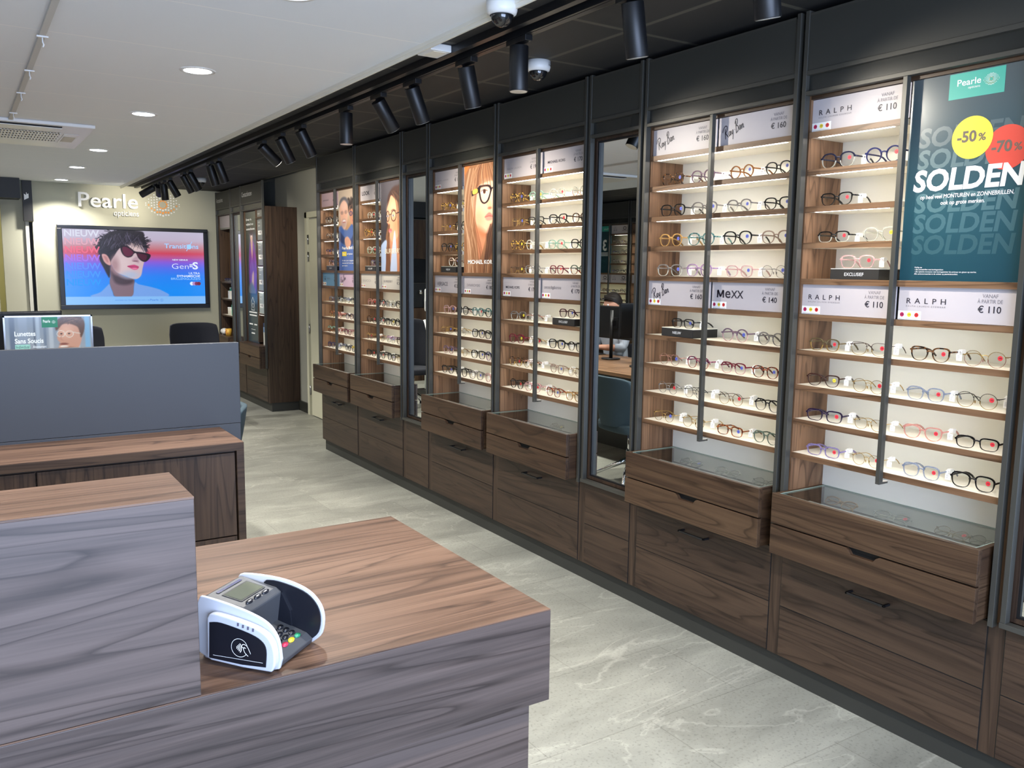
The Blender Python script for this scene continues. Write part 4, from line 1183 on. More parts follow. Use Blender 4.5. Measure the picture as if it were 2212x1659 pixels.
TABLE = {
6:{
1:[(2.013,0.141,"panto","navy","clear","r"),(1.831,0.138,"round","indigo","indigo","r")],
2:[(2.009,0.131,"cat","black","black","r")],
3:[(2.012,0.123,"rect","black","clear","r"),(1.826,0.123,"panto","clear","clear","y")],
4:[(1.902,0.131,"square","pink","pink","r","R")],
6:[(2.023,0.132,"square","olive","gold","r"),(1.837,0.144,"cat","brown","gold","r"),(1.612,0.142,"cat","tort","tort","r"),(1.431,0.135,"round","gold","rose","r")],
7:[(2.019,0.133,"cat","brown","brown","y"),(1.83,0.128,"round","gold","gold","r"),(1.617,0.128,"square","sky","sky","r"),(1.445,0.134,"round","black","gold","r")],
8:[(2.005,0.151,"rect","plum","plum","r"),(1.817,0.119,"pilot","gold","gold","n"),(1.617,0.137,"cat","coral","coral","r"),(1.433,0.136,"rect","black","black","r")],
9:[(2.001,0.14,"rect","violet","violet","r"),(1.817,0.117,"round","gold","gold","r"),(1.612,0.134,"square","sky","sky","r"),(1.437,0.144,"square","black","black","r")],
 },
5:{
1:[(2.862,0.143,"panto","tort","tort","b"),(2.679,0.137,"panto","mauve","mauve","b"),(2.463,0.13,"round","amber","amber","b"),(2.279,0.121,"panto","black","black","b")],
2:[(2.854,0.153,"square","black","black","b"),(2.662,0.137,"panto","grey","grey","b"),(2.469,0.131,"panto","grey","clear","b"),(2.266,0.118,"square","black","black","b")],
3:[(2.86,0.156,"panto","honey","honey","b"),(2.674,0.15,"panto","teal","teal","b"),(2.47,0.151,"panto","black","black","b"),(2.273,0.134,"panto","beige","beige","b")],
4:[(2.86,0.157,"square","grey","clear","b"),(2.679,0.142,"panto","lilac","lilac","b"),(2.452,0.137,"square","pink","pink","b"),(2.274,0.129,"round","silver","silver","b")],
6:[(2.756,0.139,"rect","black","black","b","R"),(2.46,0.146,"round","mauve","pink","b"),(2.269,0.131,"round","grey","silver","n")],
7:[(2.84,0.137,"round","rose","rose","b"),(2.663,0.137,"panto","plumtort","rose","b"),(2.46,0.134,"square","burgundy","pink","b"),(2.292,0.126,"panto","redtort","redtort","b")],
8:[(2.844,0.157,"round","silver","silver","r"),(2.677,0.131,"round","black","silver","b"),(2.465,0.155,"round","tort","gold","r"),(2.273,0.127,"panto","black","silver","n")],
9:[(2.864,0.128,"round","gold","gold","b"),(2.675,0.133,"round","gold","gold","b"),(2.464,0.143,"rect","cognac","cognac","b"),(2.27,0.12,"panto","sage","sage","n")],
 },
4:{
1:[(4.116,0.159,"square","yellowtort","yellowtort","b"),(3.928,0.133,"panto","mint","mint","y"),(3.733,0.133,"round","clear","clear","r"),(3.543,0.116,"round","clear","pink","n")],
2:[(4.103,0.149,"square","gold","gold","b"),(3.925,0.136,"cat","black","black","n"),(3.721,0.151,"cat","black","black","r"),(3.527,0.126,"panto","tort","tort","n")],
3:[(4.106,0.156,"panto","yellowtort","yellowtort","y"),(3.954,0.137,"round","clear","clear","b"),(3.73,0.139,"square","mint","mint","r"),(3.533,0.138,"square","black","black","n")],
4:[(4.104,0.113,"cat","black","gold","y"),(3.949,0.126,"square","grey","clear","n"),(3.725,0.127,"square","burgundy","burgundy","r"),(3.532,0.115,"panto","sage","cognac","n")],
6:[(4.088,0.145,"square","grey","clear","y"),(3.942,0.127,"panto","rose","clear","r"),(3.611,0.131,"square","maroon","maroon","b","R")],
7:[(4.104,0.147,"square","burgundy","burgundy","y"),(3.915,0.126,"panto","gold","clear","r"),(3.709,0.145,"square","black","black","b"),(3.546,0.122,"panto","black","silver","n")],
8:[(4.113,0.143,"square","tort","gold","r"),(3.963,0.129,"round","rose","gold","n"),(3.703,0.133,"square","beige","beige","b"),(3.547,0.119,"round","gold","beige","n")],
9:[(4.097,0.14,"panto","black","black","r"),(3.933,0.142,"panto","pink","pink","r"),(3.733,0.134,"square","redtort","rose","b"),(3.55,0.125,"cat","honey","honey","n")],
 },
3:{
1:[(4.948,0.135,"square","yellowtort","gold","b"),(4.775,0.136,"panto","tort","tort","y")],
2:[(4.947,0.161,"square","gold","gold","b"),(4.759,0.142,"panto","black","black","n")],
3:[(4.94,0.148,"panto","black","black","b"),(4.756,0.14,"panto","yellowtort","yellowtort","y")],
4:[(4.831,0.146,"panto","beige","clear","b","R")],
6:[(4.907,0.167,"square","pink","pink","b"),(4.736,0.155,"panto","black","black","n"),(4.545,0.150,"square","teal","teal","r"),(4.345,0.146,"panto","teal","black","n")],
7:[(4.938,0.161,"round","gold","gold","b"),(4.755,0.148,"round","gold","clear","n"),(4.537,0.161,"square","black","black","b"),(4.364,0.147,"square","black","black","n")],
8:[(4.92,0.134,"panto","mauve","pink","b"),(4.739,0.144,"round","gold","gold","n"),(4.538,0.16,"square","black","black","b"),(4.359,0.142,"panto","indigo","lilac","n")],
9:[(4.929,0.146,"cat","black","black","b"),(4.747,0.151,"square","black","black","n"),(4.561,0.18,"square","grey","grey","b"),(4.377,0.151,"panto","pink","pink","n")],
 },
2:{
1:[(6.146,0.129,"square","clear","clear","r"),(6.012,0.129,"round","clear","silver","n")],
2:[(6.198,0.144,"round","yellowtort","honey","r"),(6.032,0.135,"panto","black","clear","n")],
3:[(6.143,0.153,"square","clear","mint","r"),(5.989,0.134,"panto","grey","clear","n")],
4:[(6.09,0.12,"square","plum","mauve","n","R")],
6:[(6.149,0.147,"square","coral","pink","r"),(5.983,0.153,"round","black","maroon","r"),(5.815,0.154,"square","clear","sky","n"),(5.639,0.14,"panto","black","black","n")],
7:[(6.16,0.164,"square","tort","black","r"),(5.985,0.138,"panto","black","black","r"),(5.818,0.143,"square","black","black","y"),(5.65,0.145,"round","black","black","n")],
8:[(6.203,0.15,"round","gold","beige","r"),(5.996,0.139,"round","rose","gold","n"),(5.813,0.15,"square","lilac","clear","b"),(5.628,0.14,"panto","brown","brown","n")],
9:[(6.175,0.182,"square","black","black","r"),(5.991,0.155,"square","black","black","r"),(5.804,0.144,"square","black","black","b"),(5.623,0.14,"panto","gold","honey","n")],
 },
1:{
1:[(7.049,0.147,"panto","black","clear","n"),(6.89,0.132,"panto","black","black","n")],
2:[(7.03,0.117,"square","grey","black","n"),(6.891,0.123,"square","clear","grey","n")],
3:[(7.031,0.127,"square","indigo","coral","n"),(6.886,0.123,"square","sky","clear","n")],
4:[(6.948,0.133,"round","plum","pink","r","R")],
6:[(6.978,0.131,"square","sky","indigo","b"),(6.824,0.154,"panto","black","clear","n"),(6.661,0.123,"square","sky","clear","b"),(6.505,0.123,"square","black","clear","n")],
7:[(6.996,0.147,"round","cognac","honey","n"),(6.838,0.136,"round","coral","coral","r"),(6.61,0.126,"round","plum","lilac","n"),(6.474,0.121,"round","grey","grey","n")],
8:[(7.014,0.162,"panto","mint","cognac","n"),(6.837,0.142,"square","coral","pink","r"),(6.65,0.145,"cat","magenta","magenta","n"),(6.491,0.131,"round","pink","pink","n")],
9:[(7.029,0.133,"square","indigo","indigo","n"),(6.871,0.144,"square","sky","sky","b"),(6.649,0.113,"panto","navy","navy","n"),(6.504,0.132,"panto","lemon","navy","n")],
 },
}
SHELFNO = {1: 'first', 2: 'second', 3: 'third', 4: 'fourth', 6: 'fifth', 7: 'sixth', 8: 'seventh', 9: 'eighth'}
for n_, rows in TABLE.items():
    for lv, row in rows.items():
        for i, g_ in enumerate(row):
            y, wd, kind, c1, c2, st = g_[:6]
            pos = 'only pair on' if len(row) == 1 else ORD[i] + ' from left,'
            lab = '%s %s glasses, %s %s shelf down, %s' % (CW[c1][1], SHW[kind], pos, SHELFNO[lv], WHERE[n_])
            hw = 0.086
            y = min(max(y, BAY[n_][0]+0.036+hw), BAY[n_][1]-0.032-hw)
            z = LZ[lv] + 0.0003; x = XF+0.058
            if len(g_) > 6: z += 0.0389; x = XF+0.05
            glasses(kind, c1, c2, st, (x, y, z), random.uniform(-0.06, 0.10), lab, 'eyeglasses on the display shelves', wd)

# folded glasses inside the glass-topped drawers
def folded(kind, c1, c2, sticker, loc, rz, label):
    thin = c1 in THINC
    g = glasses_meshes(kind, thin)
    r = thing('folded_eyeglasses', label, 'eyeglasses', loc, 0, 'folded eyeglasses in the glass-topped drawers')
    r.rotation_euler = (0, math.radians(62), rz)
    def child(name, me):
        o = bpy.data.objects.new(name, me); COL.objects.link(o); o.parent = r; return o
    slotmat(child('front_frame', g['f']), [CW[c1][0], CW[c2][0]])
    for s in (1, -1):
        child('lens', g['lens'][s])
        t = MB(); h = 0.0013 if thin else 0.003
        yt = g['w']/2; zt = g['zt']
        t.tube([(0.006, s*yt, zt), (0.010+0.003*s, s*(yt-0.006), zt), (0.012+0.003*s, 0, zt-0.001), (0.012+0.003*s, -s*(yt-0.03), zt-0.004), (0.012+0.003*s, -s*(yt-0.008), zt-0.022)], h, 6, 0, flat=0.6, up=(1, 0, 0))
        t.build('temple', CW[c1][0], r)
    if sticker in g['s']: child('discount_sticker', g['s'][sticker])
    return r
FOLD = {6: [(0, 2.02, 'square', 'black', 'brown', 'n'), (0, 1.86, 'round', 'navy', 'navy', 'n'), (0, 1.71, 'panto', 'clear', 'grey', 'y'), (0, 1.545, 'square', 'beige', 'gold', 'n'), (0, 1.385, 'round', 'clear', 'silver', 'y'),
            (1, 2.00, 'cat', 'honey', 'honey', 'n'), (1, 1.78, 'square', 'clear', 'clear', 'r'), (1, 1.56, 'round', 'gold', 'gold', 'r'), (1, 1.40, 'round', 'silver', 'silver', 'n')],
        5: [(0, 2.86, 'round', 'brown', 'black', 'n'), (0, 2.73, 'round', 'gold', 'gold', 'y'), (0, 2.585, 'round', 'lemon', 'gold', 'n'), (0, 2.43, 'round', 'clear', 'silver', 'n'), (0, 2.25, 'round', 'silver', 'silver', 'n'),
            (1, 2.80, 'round', 'clear', 'grey', 'b'), (1, 2.58, 'panto', 'clear', 'clear', 'n'), (1, 2.36, 'round', 'silver', 'clear', 'n')],
        4: [(0, 4.06, 'panto', 'coral', 'clear', 'r'), (0, 3.90, 'square', 'lemon', 'clear', 'y'), (0, 3.73, 'round', 'silver', 'clear', 'b'), (0, 3.55, 'round', 'clear', 'silver', 'n'), (1, 3.86, 'round', 'gold', 'clear', 'y'), (1, 3.62, 'round', 'silver', 'clear', 'n')],
        3: [(0, 4.90, 'round', 'silver', 'clear', 'n'), (0, 4.72, 'square', 'clear', 'clear', 'n'), (0, 4.54, 'round', 'silver', 'silver', 'n'), (1, 4.55, 'round', 'silver', 'clear', 'n')],
        2: [(0, 5.98, 'round', 'silver', 'clear', 'n'), (0, 5.78, 'panto', 'black', 'clear', 'n')],
        1: [(0, 6.82, 'round', 'silver', 'clear', 'n'), (0, 6.62, 'panto', 'black', 'clear', 'n')]}
for n_, lst in FOLD.items():
    cnt = {0: 0, 1: 0}
    for row, y, kind, c1, c2, st in lst:
        lab = 'folded %s glasses, %s in %s row of glass-topped drawer, %s' % (CW[c1][1], ORD[cnt[row]], ('front', 'back')[row], WHERE[n_].replace('bay with the', 'under the').replace('bay ', ''))
        cnt[row] += 1
        folded(kind, c1, c2, st, (XF-0.022 + 0.177*row, min(max(y, BAY[n_][0]+0.14), BAY[n_][1]-0.13), 0.7015 + 0.018), random.uniform(-0.15, 0.15), lab)

# ------------------------------------------------------------------ counters
WL_top = wood('x', 'top', 0.40)
WG = wood('x', 'grey', 0.36)
r = thing('service_counter', 'walnut service counter in front carrying the payment terminal', 'counter', (0.0, 1.75, 0))
x0c, x1c = -1.6, 1.0
b_ = MB(); b_.box(x0c, x1c, 1.387, 2.176, 0.70, 0.898, 0)
b_.build('counter_block', WG, r, world=True, bevel=0.0012)
bx(x0c, x1c-0.0005, 1.3875, 2.1755, 0.8982, 0.9005).build('worktop', WL_top, r, world=True)
bx(x0c, 0.975, 1.425, 2.10, 0.0, 0.699).build('base_panel', wood('x', 'grey'), r, world=True, bevel=0.001)
r = thing('raised_counter', 'raised walnut block standing on the left of the front counter', 'counter', (-0.6, 1.48, 0.9007))
bx(x0c, 0.296, 1.388, 1.58, 0.9009, 1.233).build('block', WG, r, world=True, bevel=0.001)
bx(x0c, 0.296, 1.388, 1.58, 1.2332, 1.2365)  .build('top_board', wood('x', 'top', 0.40), r, world=True)

# sideboard and grey screen behind the counter
r = thing('sideboard', 'dark walnut sideboard behind the counter, against the grey partition', 'sideboard', (0.0, 3.88, 0))
DW = wood('z', 'dark'); 
MB().box(-1.2, 1.0, 3.68, 4.085, 0.815, 0.849).box(0.968, 1.0, 3.68, 4.085, 0.0, 0.815).box(-1.2, 0.968, 3.71, 4.085, 0.0, 0.815).build('carcass', wood('x', 'dark'), r, world=True, bevel=0.001)
bx(-1.2, 0.999, 3.681, 4.084, 0.8492, 0.8512).build('top_board', WL_top, r, world=True)
for xa, xb in ((0.212, 0.962), (-0.56, 0.206), (-1.19, -0.566)):
    d = bx(xa, xb, 3.688, 3.706, 0.44, 0.806).build('door', DW, r, world=True, bevel=0.0008)
    bx(xa, xb, 3.688, 3.706, 0.06, 0.434).build('drawer_front', DW, r, world=True, bevel=0.0008)
    xc = (xa+xb)/2
    MB().box(xc-0.09, xc+0.09, 3.665, 3.672, 0.772, 0.780).box(xc-0.09, xc-0.082, 3.665, 3.688, 0.772, 0.780).box(xc+0.082, xc+0.09, 3.665, 3.688, 0.772, 0.780).build('handle', M_BLACKPL, d, bevel=0.001)
M_PART = mat('slate_partition', (58, 62, 70), 0.5)
r = thing('partition_panel', 'slate grey partition panel behind the sideboard', 'partition', (0.3, 4.105, 0))
bx(-1.2, 1.098, 4.088, 4.122, 0.0, 0.862).build('lower_panel', M_PART, r, world=True, bevel=0.001)
bx(-1.2, 1.100, 4.088, 4.122, 0.8635, 1.2475).build('upper_panel', M_PART, r, world=True, bevel=0.0015)

# ------------------------------------------------------------------ payment terminal
M_TW = mat('terminal_white', (190, 193, 200), 0.3); M_TG = mat('terminal_grey', (64, 66, 70), 0.4); M_TB = mat('terminal_black', (20, 22, 30), 0.32)
r = thing('payment_terminal', 'white and black card payment terminal on the front counter', 'payment terminal', (0.325, 1.529, 0.9012), math.atan2(-0.765, 0.644))
def rnd(poly, k=3): return crs(poly, k)
side = [(0.02, 0.002), (0.0, .012), (0.0, .104)] + crs([(0.0, .104), (.004, .113), (.013, .117), (.07, .108), (.12, .095), (.148, .080), (.164, .056), (.169, .022)], 4, False)[1:] + [(.164, .004), (.15, 0.0)]
MB().prism(side, 'y', 0.0, 0.007).build('near_side', M_TW, r, bevel=0.0022)
far = [(.02, .002), (0.0, .012), (0.0, .104)] + crs([(0.0, .104), (.013, .119), (.09, .119), (.145, .106), (.174, .084), (.185, .056), (.180, .022), (.160, .002)], 4, False)[1:]
MB().prism(far, 'y', 0.120, 0.126).build('privacy_shield', M_TW, r, bevel=0.002)
fin = [(0.06, .012), (0.06, .108)] + crs([(.06, .112), (.09, .113), (.142, .101), (.169, .081), (.179, .055), (.174, .024), (.155, .006)], 4, False)[1:]
MB().prism(fin, 'y', 0.1172, 0.1199).build('shield_lining', M_TB, r)
MB().prism([(0.0, .008), (0.0, .103), (.004, .111), (.013, .1155), (.088, .103), (.099, .095), (.090, .030), (.085, .003)], 'y', 0.0072, 0.117).build('display_body', M_TG, r, bevel=0.003)
MB().prism([(.086, .002), (.089, .040), (.150, .022), (.163, .012), (.160, .002)], 'y', 0.0072, 0.117).build('keypad_base', M_TG, r, bevel=0.002)
MB().prism([(.086, .04), (.100, .094), (.1175, .060), (.12, .032)], 'y', 0.1125, 0.1170).build('shield_foot', M_TB, r)
Rt = Vector((0.986, 0, -0.165)); 
PT = Plane((.013, 0.0072, .1158), (0, 1, 0), (-0.9863, 0, 0.1645))          # top face: a runs towards the near side, b towards the rear
g = MB(); rect(g, PT, .018, .094, -.062, -.020, 0, .0009); rect(g, PT, .021, .091, -.059, -.023, 1, .0014)
g.build('display', [mat('display_rim', (60, 62, 62), 0.2), mat('lcd_green_grey', (88, 92, 78), 0.12)], r)
g = MB(); rect(g, PT, .020, .092, -.012, -.006, 0, .0009); g.build('light_strip', mat('blue_strip', (26, 34, 84), 0.25), r)
g = MB(); k2 = MB()
for i in range(3):
    a_ = .026+.025*i
    vs = [PT(a_+.010*math.cos(t), -.073+.0045*math.sin(t), dd) for dd in (0, .0028) for t in np.linspace(0, 2*PI, 14, endpoint=False)]
    q = MB().add(vs, [tuple(range(14, 28))] + [(i_, (i_+1) % 14, 14+(i_+1) % 14, 14+i_) for i_ in range(14)], 0, True)
    rect(q, PT, a_-.004, a_+.004, -.0738, -.0722, 1, .0031)
    q.build('soft_key', [M_TB, M_WHITE], r)
PK = Plane((.089, 0.0072, .0402), (0, 1, 0), (-0.959, 0, 0.283))
cols = [M_TB]*3
for i in range(4):
    for j in range(4):
        mt = M_TB
        if j == 0: mt = [M_TB, mat('red_key', (190, 50, 80), 0.4), mat('yellow_key', (230, 200, 50), 0.4), mat('green_key', (38, 128, 92), 0.4)][i]
        a_ = .022+.021*i; bb = -.058+.0125*j
        q = MB(); nn = 14
        vs = [PK(a_+.0078*math.cos(t), bb+.0047*math.sin(t), dd) for dd in (0.0, .003) for t in np.linspace(0, 2*PI, nn, endpoint=False)]
        q.add(vs, [tuple(range(nn, 2*nn))] + [(i_, (i_+1) % nn, nn+(i_+1) % nn, nn+i_) for i_ in range(nn)], 0, True)
        q.build('key', mt, r)
rd = [(.036, .008), (.028, .012), (.030, .086)] + crs([(.030, .086), (.038, .094), (.060, .094), (.115, .084), (.148, .071), (.163, .050), (.165, .020), (.158, .004)], 4, False)[1:] + [(.10, .004)]
rdo = MB().prism(rd, 'y', -0.015, -0.0002).build('contactless_reader', M_TW, r, bevel=0.004, seg=3)
pl = [(.033, .013), (.036, .079)] + crs([(.036, .079), (.060, .081), (.112, .071), (.140, .060), (.150, .044), (.148, .012)], 4, False)[1:] + [(.10, .010)]
MB().prism(pl, 'y', -0.0162, -0.0148).build('reader_face', M_TB, rdo, bevel=0.0005)
PR = Plane((0, -0.0163, 0), (1, 0, 0), (0, 0, 1))
g = MB(); cx_, cz_ = .097, .041
ribbon(g, PR, [(cx_+.0165*math.cos(t), cz_+.0165*math.sin(t)) for t in np.linspace(0.25, 5.7, 30)], .0008, spline=False)
for k_, rr in enumerate((.003, .006, .009, .012)):
    ribbon(g, PR, [(cx_-.008+rr*math.cos(t), cz_+rr*math.sin(t)) for t in np.linspace(-0.75, 0.75, 9)], .0014, spline=False)
ribbon(g, PR, [(cx_+.022, cz_-.008), (cx_+.016, cz_+.004), (cx_+.010, cz_+.0075), (cx_+.006, cz_+.007)], .0011)
ribbon(g, PR, [(cx_+.017, cz_-.013), (cx_+.011, cz_-.008), (cx_+.008, cz_-.001), (cx_+.010, cz_+.003)], .0011)
ribbon(g, PR, [(cx_+.006, cz_+.007), (cx_+.005, cz_+.002), (cx_+.013, cz_+.001)], .0011)
ribbon(g, PR, [(.042, .020), (.143, .020)], .0006, spline=False)
g.build('contactless_symbol', M_WHITE, rdo, recalc=False)
g = MB(); PS = Plane((0, -0.0152, 0), (1, 0, 0), (0, 0, 1))
for i in range(4): g.add([PS(.092+.010*i+a_, .0795-.002*i+b_2, .0004) for a_, b_2 in ((0, 0), (.0038, 0), (.0044, .006), (.0006, .006))], [(0, 1, 2, 3)])
g.build('indicator_light', mat('indicator_grey', (96, 92, 110), 0.4), rdo, recalc=False)
MB().cyl((0.012, 0.02, 0.0), (0.012, 0.02, 0.010), 0.014).build('foot', M_TW, r)

# ------------------------------------------------------------------ ceiling things
def downlight(x, y, lab):
    r = thing('ceiling_downlight', lab, 'ceiling light', (x, y, 2.55), 0, 'recessed ceiling downlights')
    MB().lathe([(0.064, -0.0005), (0.066, -0.004), (0.084, -0.003), (0.086, -0.0003)], n=36).build('trim_ring', M_WHITEPL, r)
    MB().cyl((0, 0, -0.0022), (0, 0, -0.0012), 0.065, n=36).build('diffuser', M_DISC, r)
LABD = ['ceiling downlight behind the viewer', 'ceiling downlight above the front counter', 'ceiling downlight cut by the top edge of the photo', 'nearest ceiling downlight seen whole', 'ceiling downlight second nearest, right of the air conditioner',
        'third ceiling downlight, beyond the air conditioner', 'fourth ceiling downlight toward the back wall', 'farthest ceiling downlight, just above the wall lettering']
for (x, y), lab in zip(DOWN, LABD): downlight(x, y, lab)
for i, (x, y) in enumerate(DOWN2): downlight(x, y, ['ceiling downlight seen in the tall mirror', 'ceiling downlight left of the front counter', 'ceiling downlight over the grey partition', 'ceiling downlight over the seated person', 'ceiling downlight over the eye-test table'][i])

r = thing('light_track', 'long black light track on the black ceiling strip', 'light track', (1.92, 6.0, 2.552), 0)
MB().box(1.90, 1.94, 0.3, 11.1, 2.508, 2.551).box(1.912, 1.928, 0.3, 11.1, 2.5065, 2.509).build('rail', M_BLACKMT, r, world=True)
bx(1.84, 1.87, 0.3, 11.2, 2.52, 2.551).build('side_channel', M_BLACKMT, r, world=True)
bx(1.9405, 1.9425, 0.3, 11.1, 2.508, 2.514).build('rail_lip', mat('rail_lip', (92, 88, 76), 0.5), r, world=True)
M_SPOTF = mat('spot_reflector', (200, 200, 196), 0.3, 0.4)
M_SPOTON = mat('spot_lit', (255, 255, 255), 0.4, emit=(255, 252, 240), es=4)
def spot(y, tx, ty, lab, lit=False, on=None, energy=30, size=40, zp=2.47):
    r = thing('track_spotlight', lab, 'spotlight', (1.92, y, 2.508), 0, 'black cylinder spotlights on the ceiling track')
    bx(-0.017, 0.017, -0.07, 0.07, -0.022, 0.0).build('adapter', M_BLACKMT, r, bevel=0.002)
    MB().cyl((0, 0.02, -0.02), (0, 0.02, -0.06), 0.007, n=12).build('stem', M_BLACKMT, r)
    R = rotm('X', ty) @ rotm('Y', -tx)
    def T(p): return tuple(R @ Vector(p) + Vector((0, 0, -0.035)))
    MB().cyl(T((0, 0, 0.005)), T((0, 0, -0.168)), 0.0375, n=32).build('housing', M_BLACKMT, r, bevel=0.002)
    c = MB(); c.cyl(T((0, 0, -0.1681)), T((0, 0, -0.1690)), 0.034, n=28); c.build('lamp_face', M_SPOTON if lit else M_SPOTF, r)
    if on is not None:
        p = Vector(T((0, 0, -0.175))) + Vector((1.92, y, 2.508))
        lamp('spot_beam', 'SPOT', p, energy, WARM, aim=on, spot_size=math.radians(size), spot_blend=1.0, shadow_soft_size=0.03)
D = math.radians
SP = [(1.72, 14, 4, 'spotlight cut by the top edge, second from the right', (2.66, 1.75, 1.5), 14), (2.27, 12, 3, 'spotlight near the top edge, left of the cut one', (2.66, 1.55, 1.85), 26),
      (2.95, 0, 0, 'spotlight pointing straight down, left of the ceiling camera', (1.95, 2.95, 0), 20), (3.37, 16, 6, 'spotlight tilted to the wall, third large one from the right', (2.66, 2.55, 1.75), 26),
      (3.90, 24, 6, 'tilted spotlight over the bay left of the chair-reflecting mirror', (2.66, 3.85, 1.9), 22), (4.30, 36, 10, 'strongly tilted spotlight over the long-haired woman poster', (2.66, 4.55, 2.0), 26),
      (4.75, 0, 0, 'spotlight pointing straight down, over the narrow middle mirror', (1.95, 4.75, 0), 20), (5.52, 28, 6, 'tilted spotlight left of the second straight-down one', (2.66, 5.75, 2.0), 26),
      (5.94, 28, 6, 'tilted spotlight, neighbour of the one with shining face', (2.66, 6.65, 2.0), 26), (6.36, 48, 10, 'spotlight with a shining white face', (2.66, 6.2, 1.1), 14),
      (7.62, 22, 6, 'spotlight right of the far ceiling camera', (3.2, 9.0, 2.1), 26), (7.88, 16, 4, 'second spotlight right of the far ceiling camera', (2.3, 8.3, 0), 22),
      (8.67, 30, 6, 'spotlight just left of the far ceiling camera', (2.9, 9.8, 1.7), 30), (8.93, 28, 6, 'second spotlight left of the far ceiling camera', (2.9, 10.5, 1.6), 26),
      (9.60, 30, 4, 'tilted spotlight in front of the dotted eye emblem', (2.9, 11.0, 1.6), 14), (9.90, 6, 8, 'upright spotlight in front of the dotted eye emblem', None, 0),
      (10.16, 10, 60, 'spotlight aimed at the dotted eye emblem', (2.19, 11.4, 2.30), 26), (10.43, -50, 40, 'last spotlight, aimed at the wall lettering', (1.68, 11.4, 2.27), 32)]
for y, tx, ty, lab, on, en in SP:
    spot(y, D(tx), D(ty), lab, lit=(y == 6.36), on=on, energy=en*(1.0 if y > 10 else 1.65), size=64 if y > 10 else 68)

def dome(loc, lab, word=None, k=1.0, ax=0):
    r = thing('dome_camera', lab, 'security camera', loc, ax, 'white dome security cameras on the ceiling')
    MB().lathe([(0, 0), (0.056*k, 0), (0.056*k, -0.03*k), (0.052*k, -0.042*k), (0.040*k, -0.047*k), (0.0, -0.047*k)], n=40).build('housing', M_WHITEPL, r)
    MB().lathe([(0.040*k*math.cos(t), -0.047*k-0.040*k*math.sin(t)) for t in np.linspace(0, PI/2, 10)], n=32).build('dome', mat('smoked_dome', (22, 23, 26), 0.06, spec=0.8), r)
    MB().lathe([(0.0405*k, -0.046*k), (0.043*k, -0.0475*k), (0.0405*k, -0.049*k)], n=32).build('seal_ring', M_BLACKPL, r)
    if word:
        g = MB(); PL = Plane((0, -0.0565*k, 0), (1, 0, 0), (0, 0, 1)); txt(g, PL, word, -0.018*k, -0.024*k, cap=0.006*k, bold=0.02, d=0.001)
        ribbon(g, PL, [(-0.022*k, -0.032*k), (-0.022*k, -0.014*k), (0.014*k, -0.014*k)], 0.0008, d=0.001, spline=False)
        g.build('lettering', [M_INK], r, recalc=False)
dome((1.695, 2.72, 2.55), 'white dome camera at the top edge of the white ceiling', None, 1.0)
dome((2.30, 3.37, 2.552), 'white dome camera on the black ceiling by the display wall', 'Xyclop', 1.0, D(35))
dome((2.285, 9.8, 2.552), 'small white dome camera far back among the spotlights', None, 1.0)
r = thing('smoke_detector_box', 'small white box hanging at the edge of the white ceiling', 'ceiling box', (1.79, 3.42, 2.552), 0)
bx(-0.05, 0.05, -0.065, 0.065, -0.03, 0.0).build('housing', M_WHITEPL, r, bevel=0.004)
bx(-0.03, 0.03, -0.05, 0.05, -0.0315, -0.0302).build('face_plate', M_WHITELAM, r)

r = thing('air_conditioner', 'white ceiling cassette air conditioner with grille', 'air conditioner', (0.2, 7.2, 2.55), 0)
bx(-0.5, 0.86, 6.62, 7.85, 2.526, 2.5495).build('panel', M_WHITEPL, r, world=True, bevel=0.006)
g = MB()
for i in range(44): g.box(-0.2+0.02*i, -0.2+0.02*i+0.011, 6.98, 7.48, 2.520, 2.526)
for j in range(5): g.box(-0.2, 0.68, 6.98+0.12*j, 6.99+0.12*j, 2.519, 2.526)
g.build('grille', M_WHITELAM, r, world=True)
bx(-0.2, 0.68, 6.98, 7.48, 2.5252, 2.5262).build('grille_recess', mat('grille_dark', (60, 60, 56), 0.7), r, world=True)
bx(-0.3, 0.66, 6.66, 6.74, 2.522, 2.5262).build('air_slot', mat('slot_dark', (34, 36, 40), 0.6), r, world=True)
MB().box(-0.3, 0.66, 6.665, 6.72, 2.512, 2.516, 0).build('louvre', M_WHITEPL, r, world=True)
bx(0.70, 0.80, 7.0, 7.5, 2.5215, 2.5258).build('louvre', M_WHITEPL, r, world=True, bevel=0.003)
bx(0.712, 0.79, 7.12, 7.40, 2.519, 2.5225).build('sensor_cover', mat('cream_plastic', (198, 192, 176), 0.5), r, world=True, bevel=0.004)
for y in (4.15, 4.9, 5.55, 6.3):
    r = thing('ceiling_hook', 'small hook on the grey ceiling rail, %s from the viewer' % ORD[[4.15, 4.9, 5.55, 6.3].index(y)], 'hook', (0.356, y, 2.535), 0, 'hooks on the grey ceiling rail')
    bx(-0.022, 0.022, -0.008, 0.008, -0.006, 0.0).build('clip', M_WHITEPL, r, bevel=0.001)
    MB().tube([(0, 0, -0.005), (0, 0, -0.025), (0.004, 0, -0.035), (0, 0, -0.045)], 0.003, 6).build('hanger', M_WHITEPL, r)

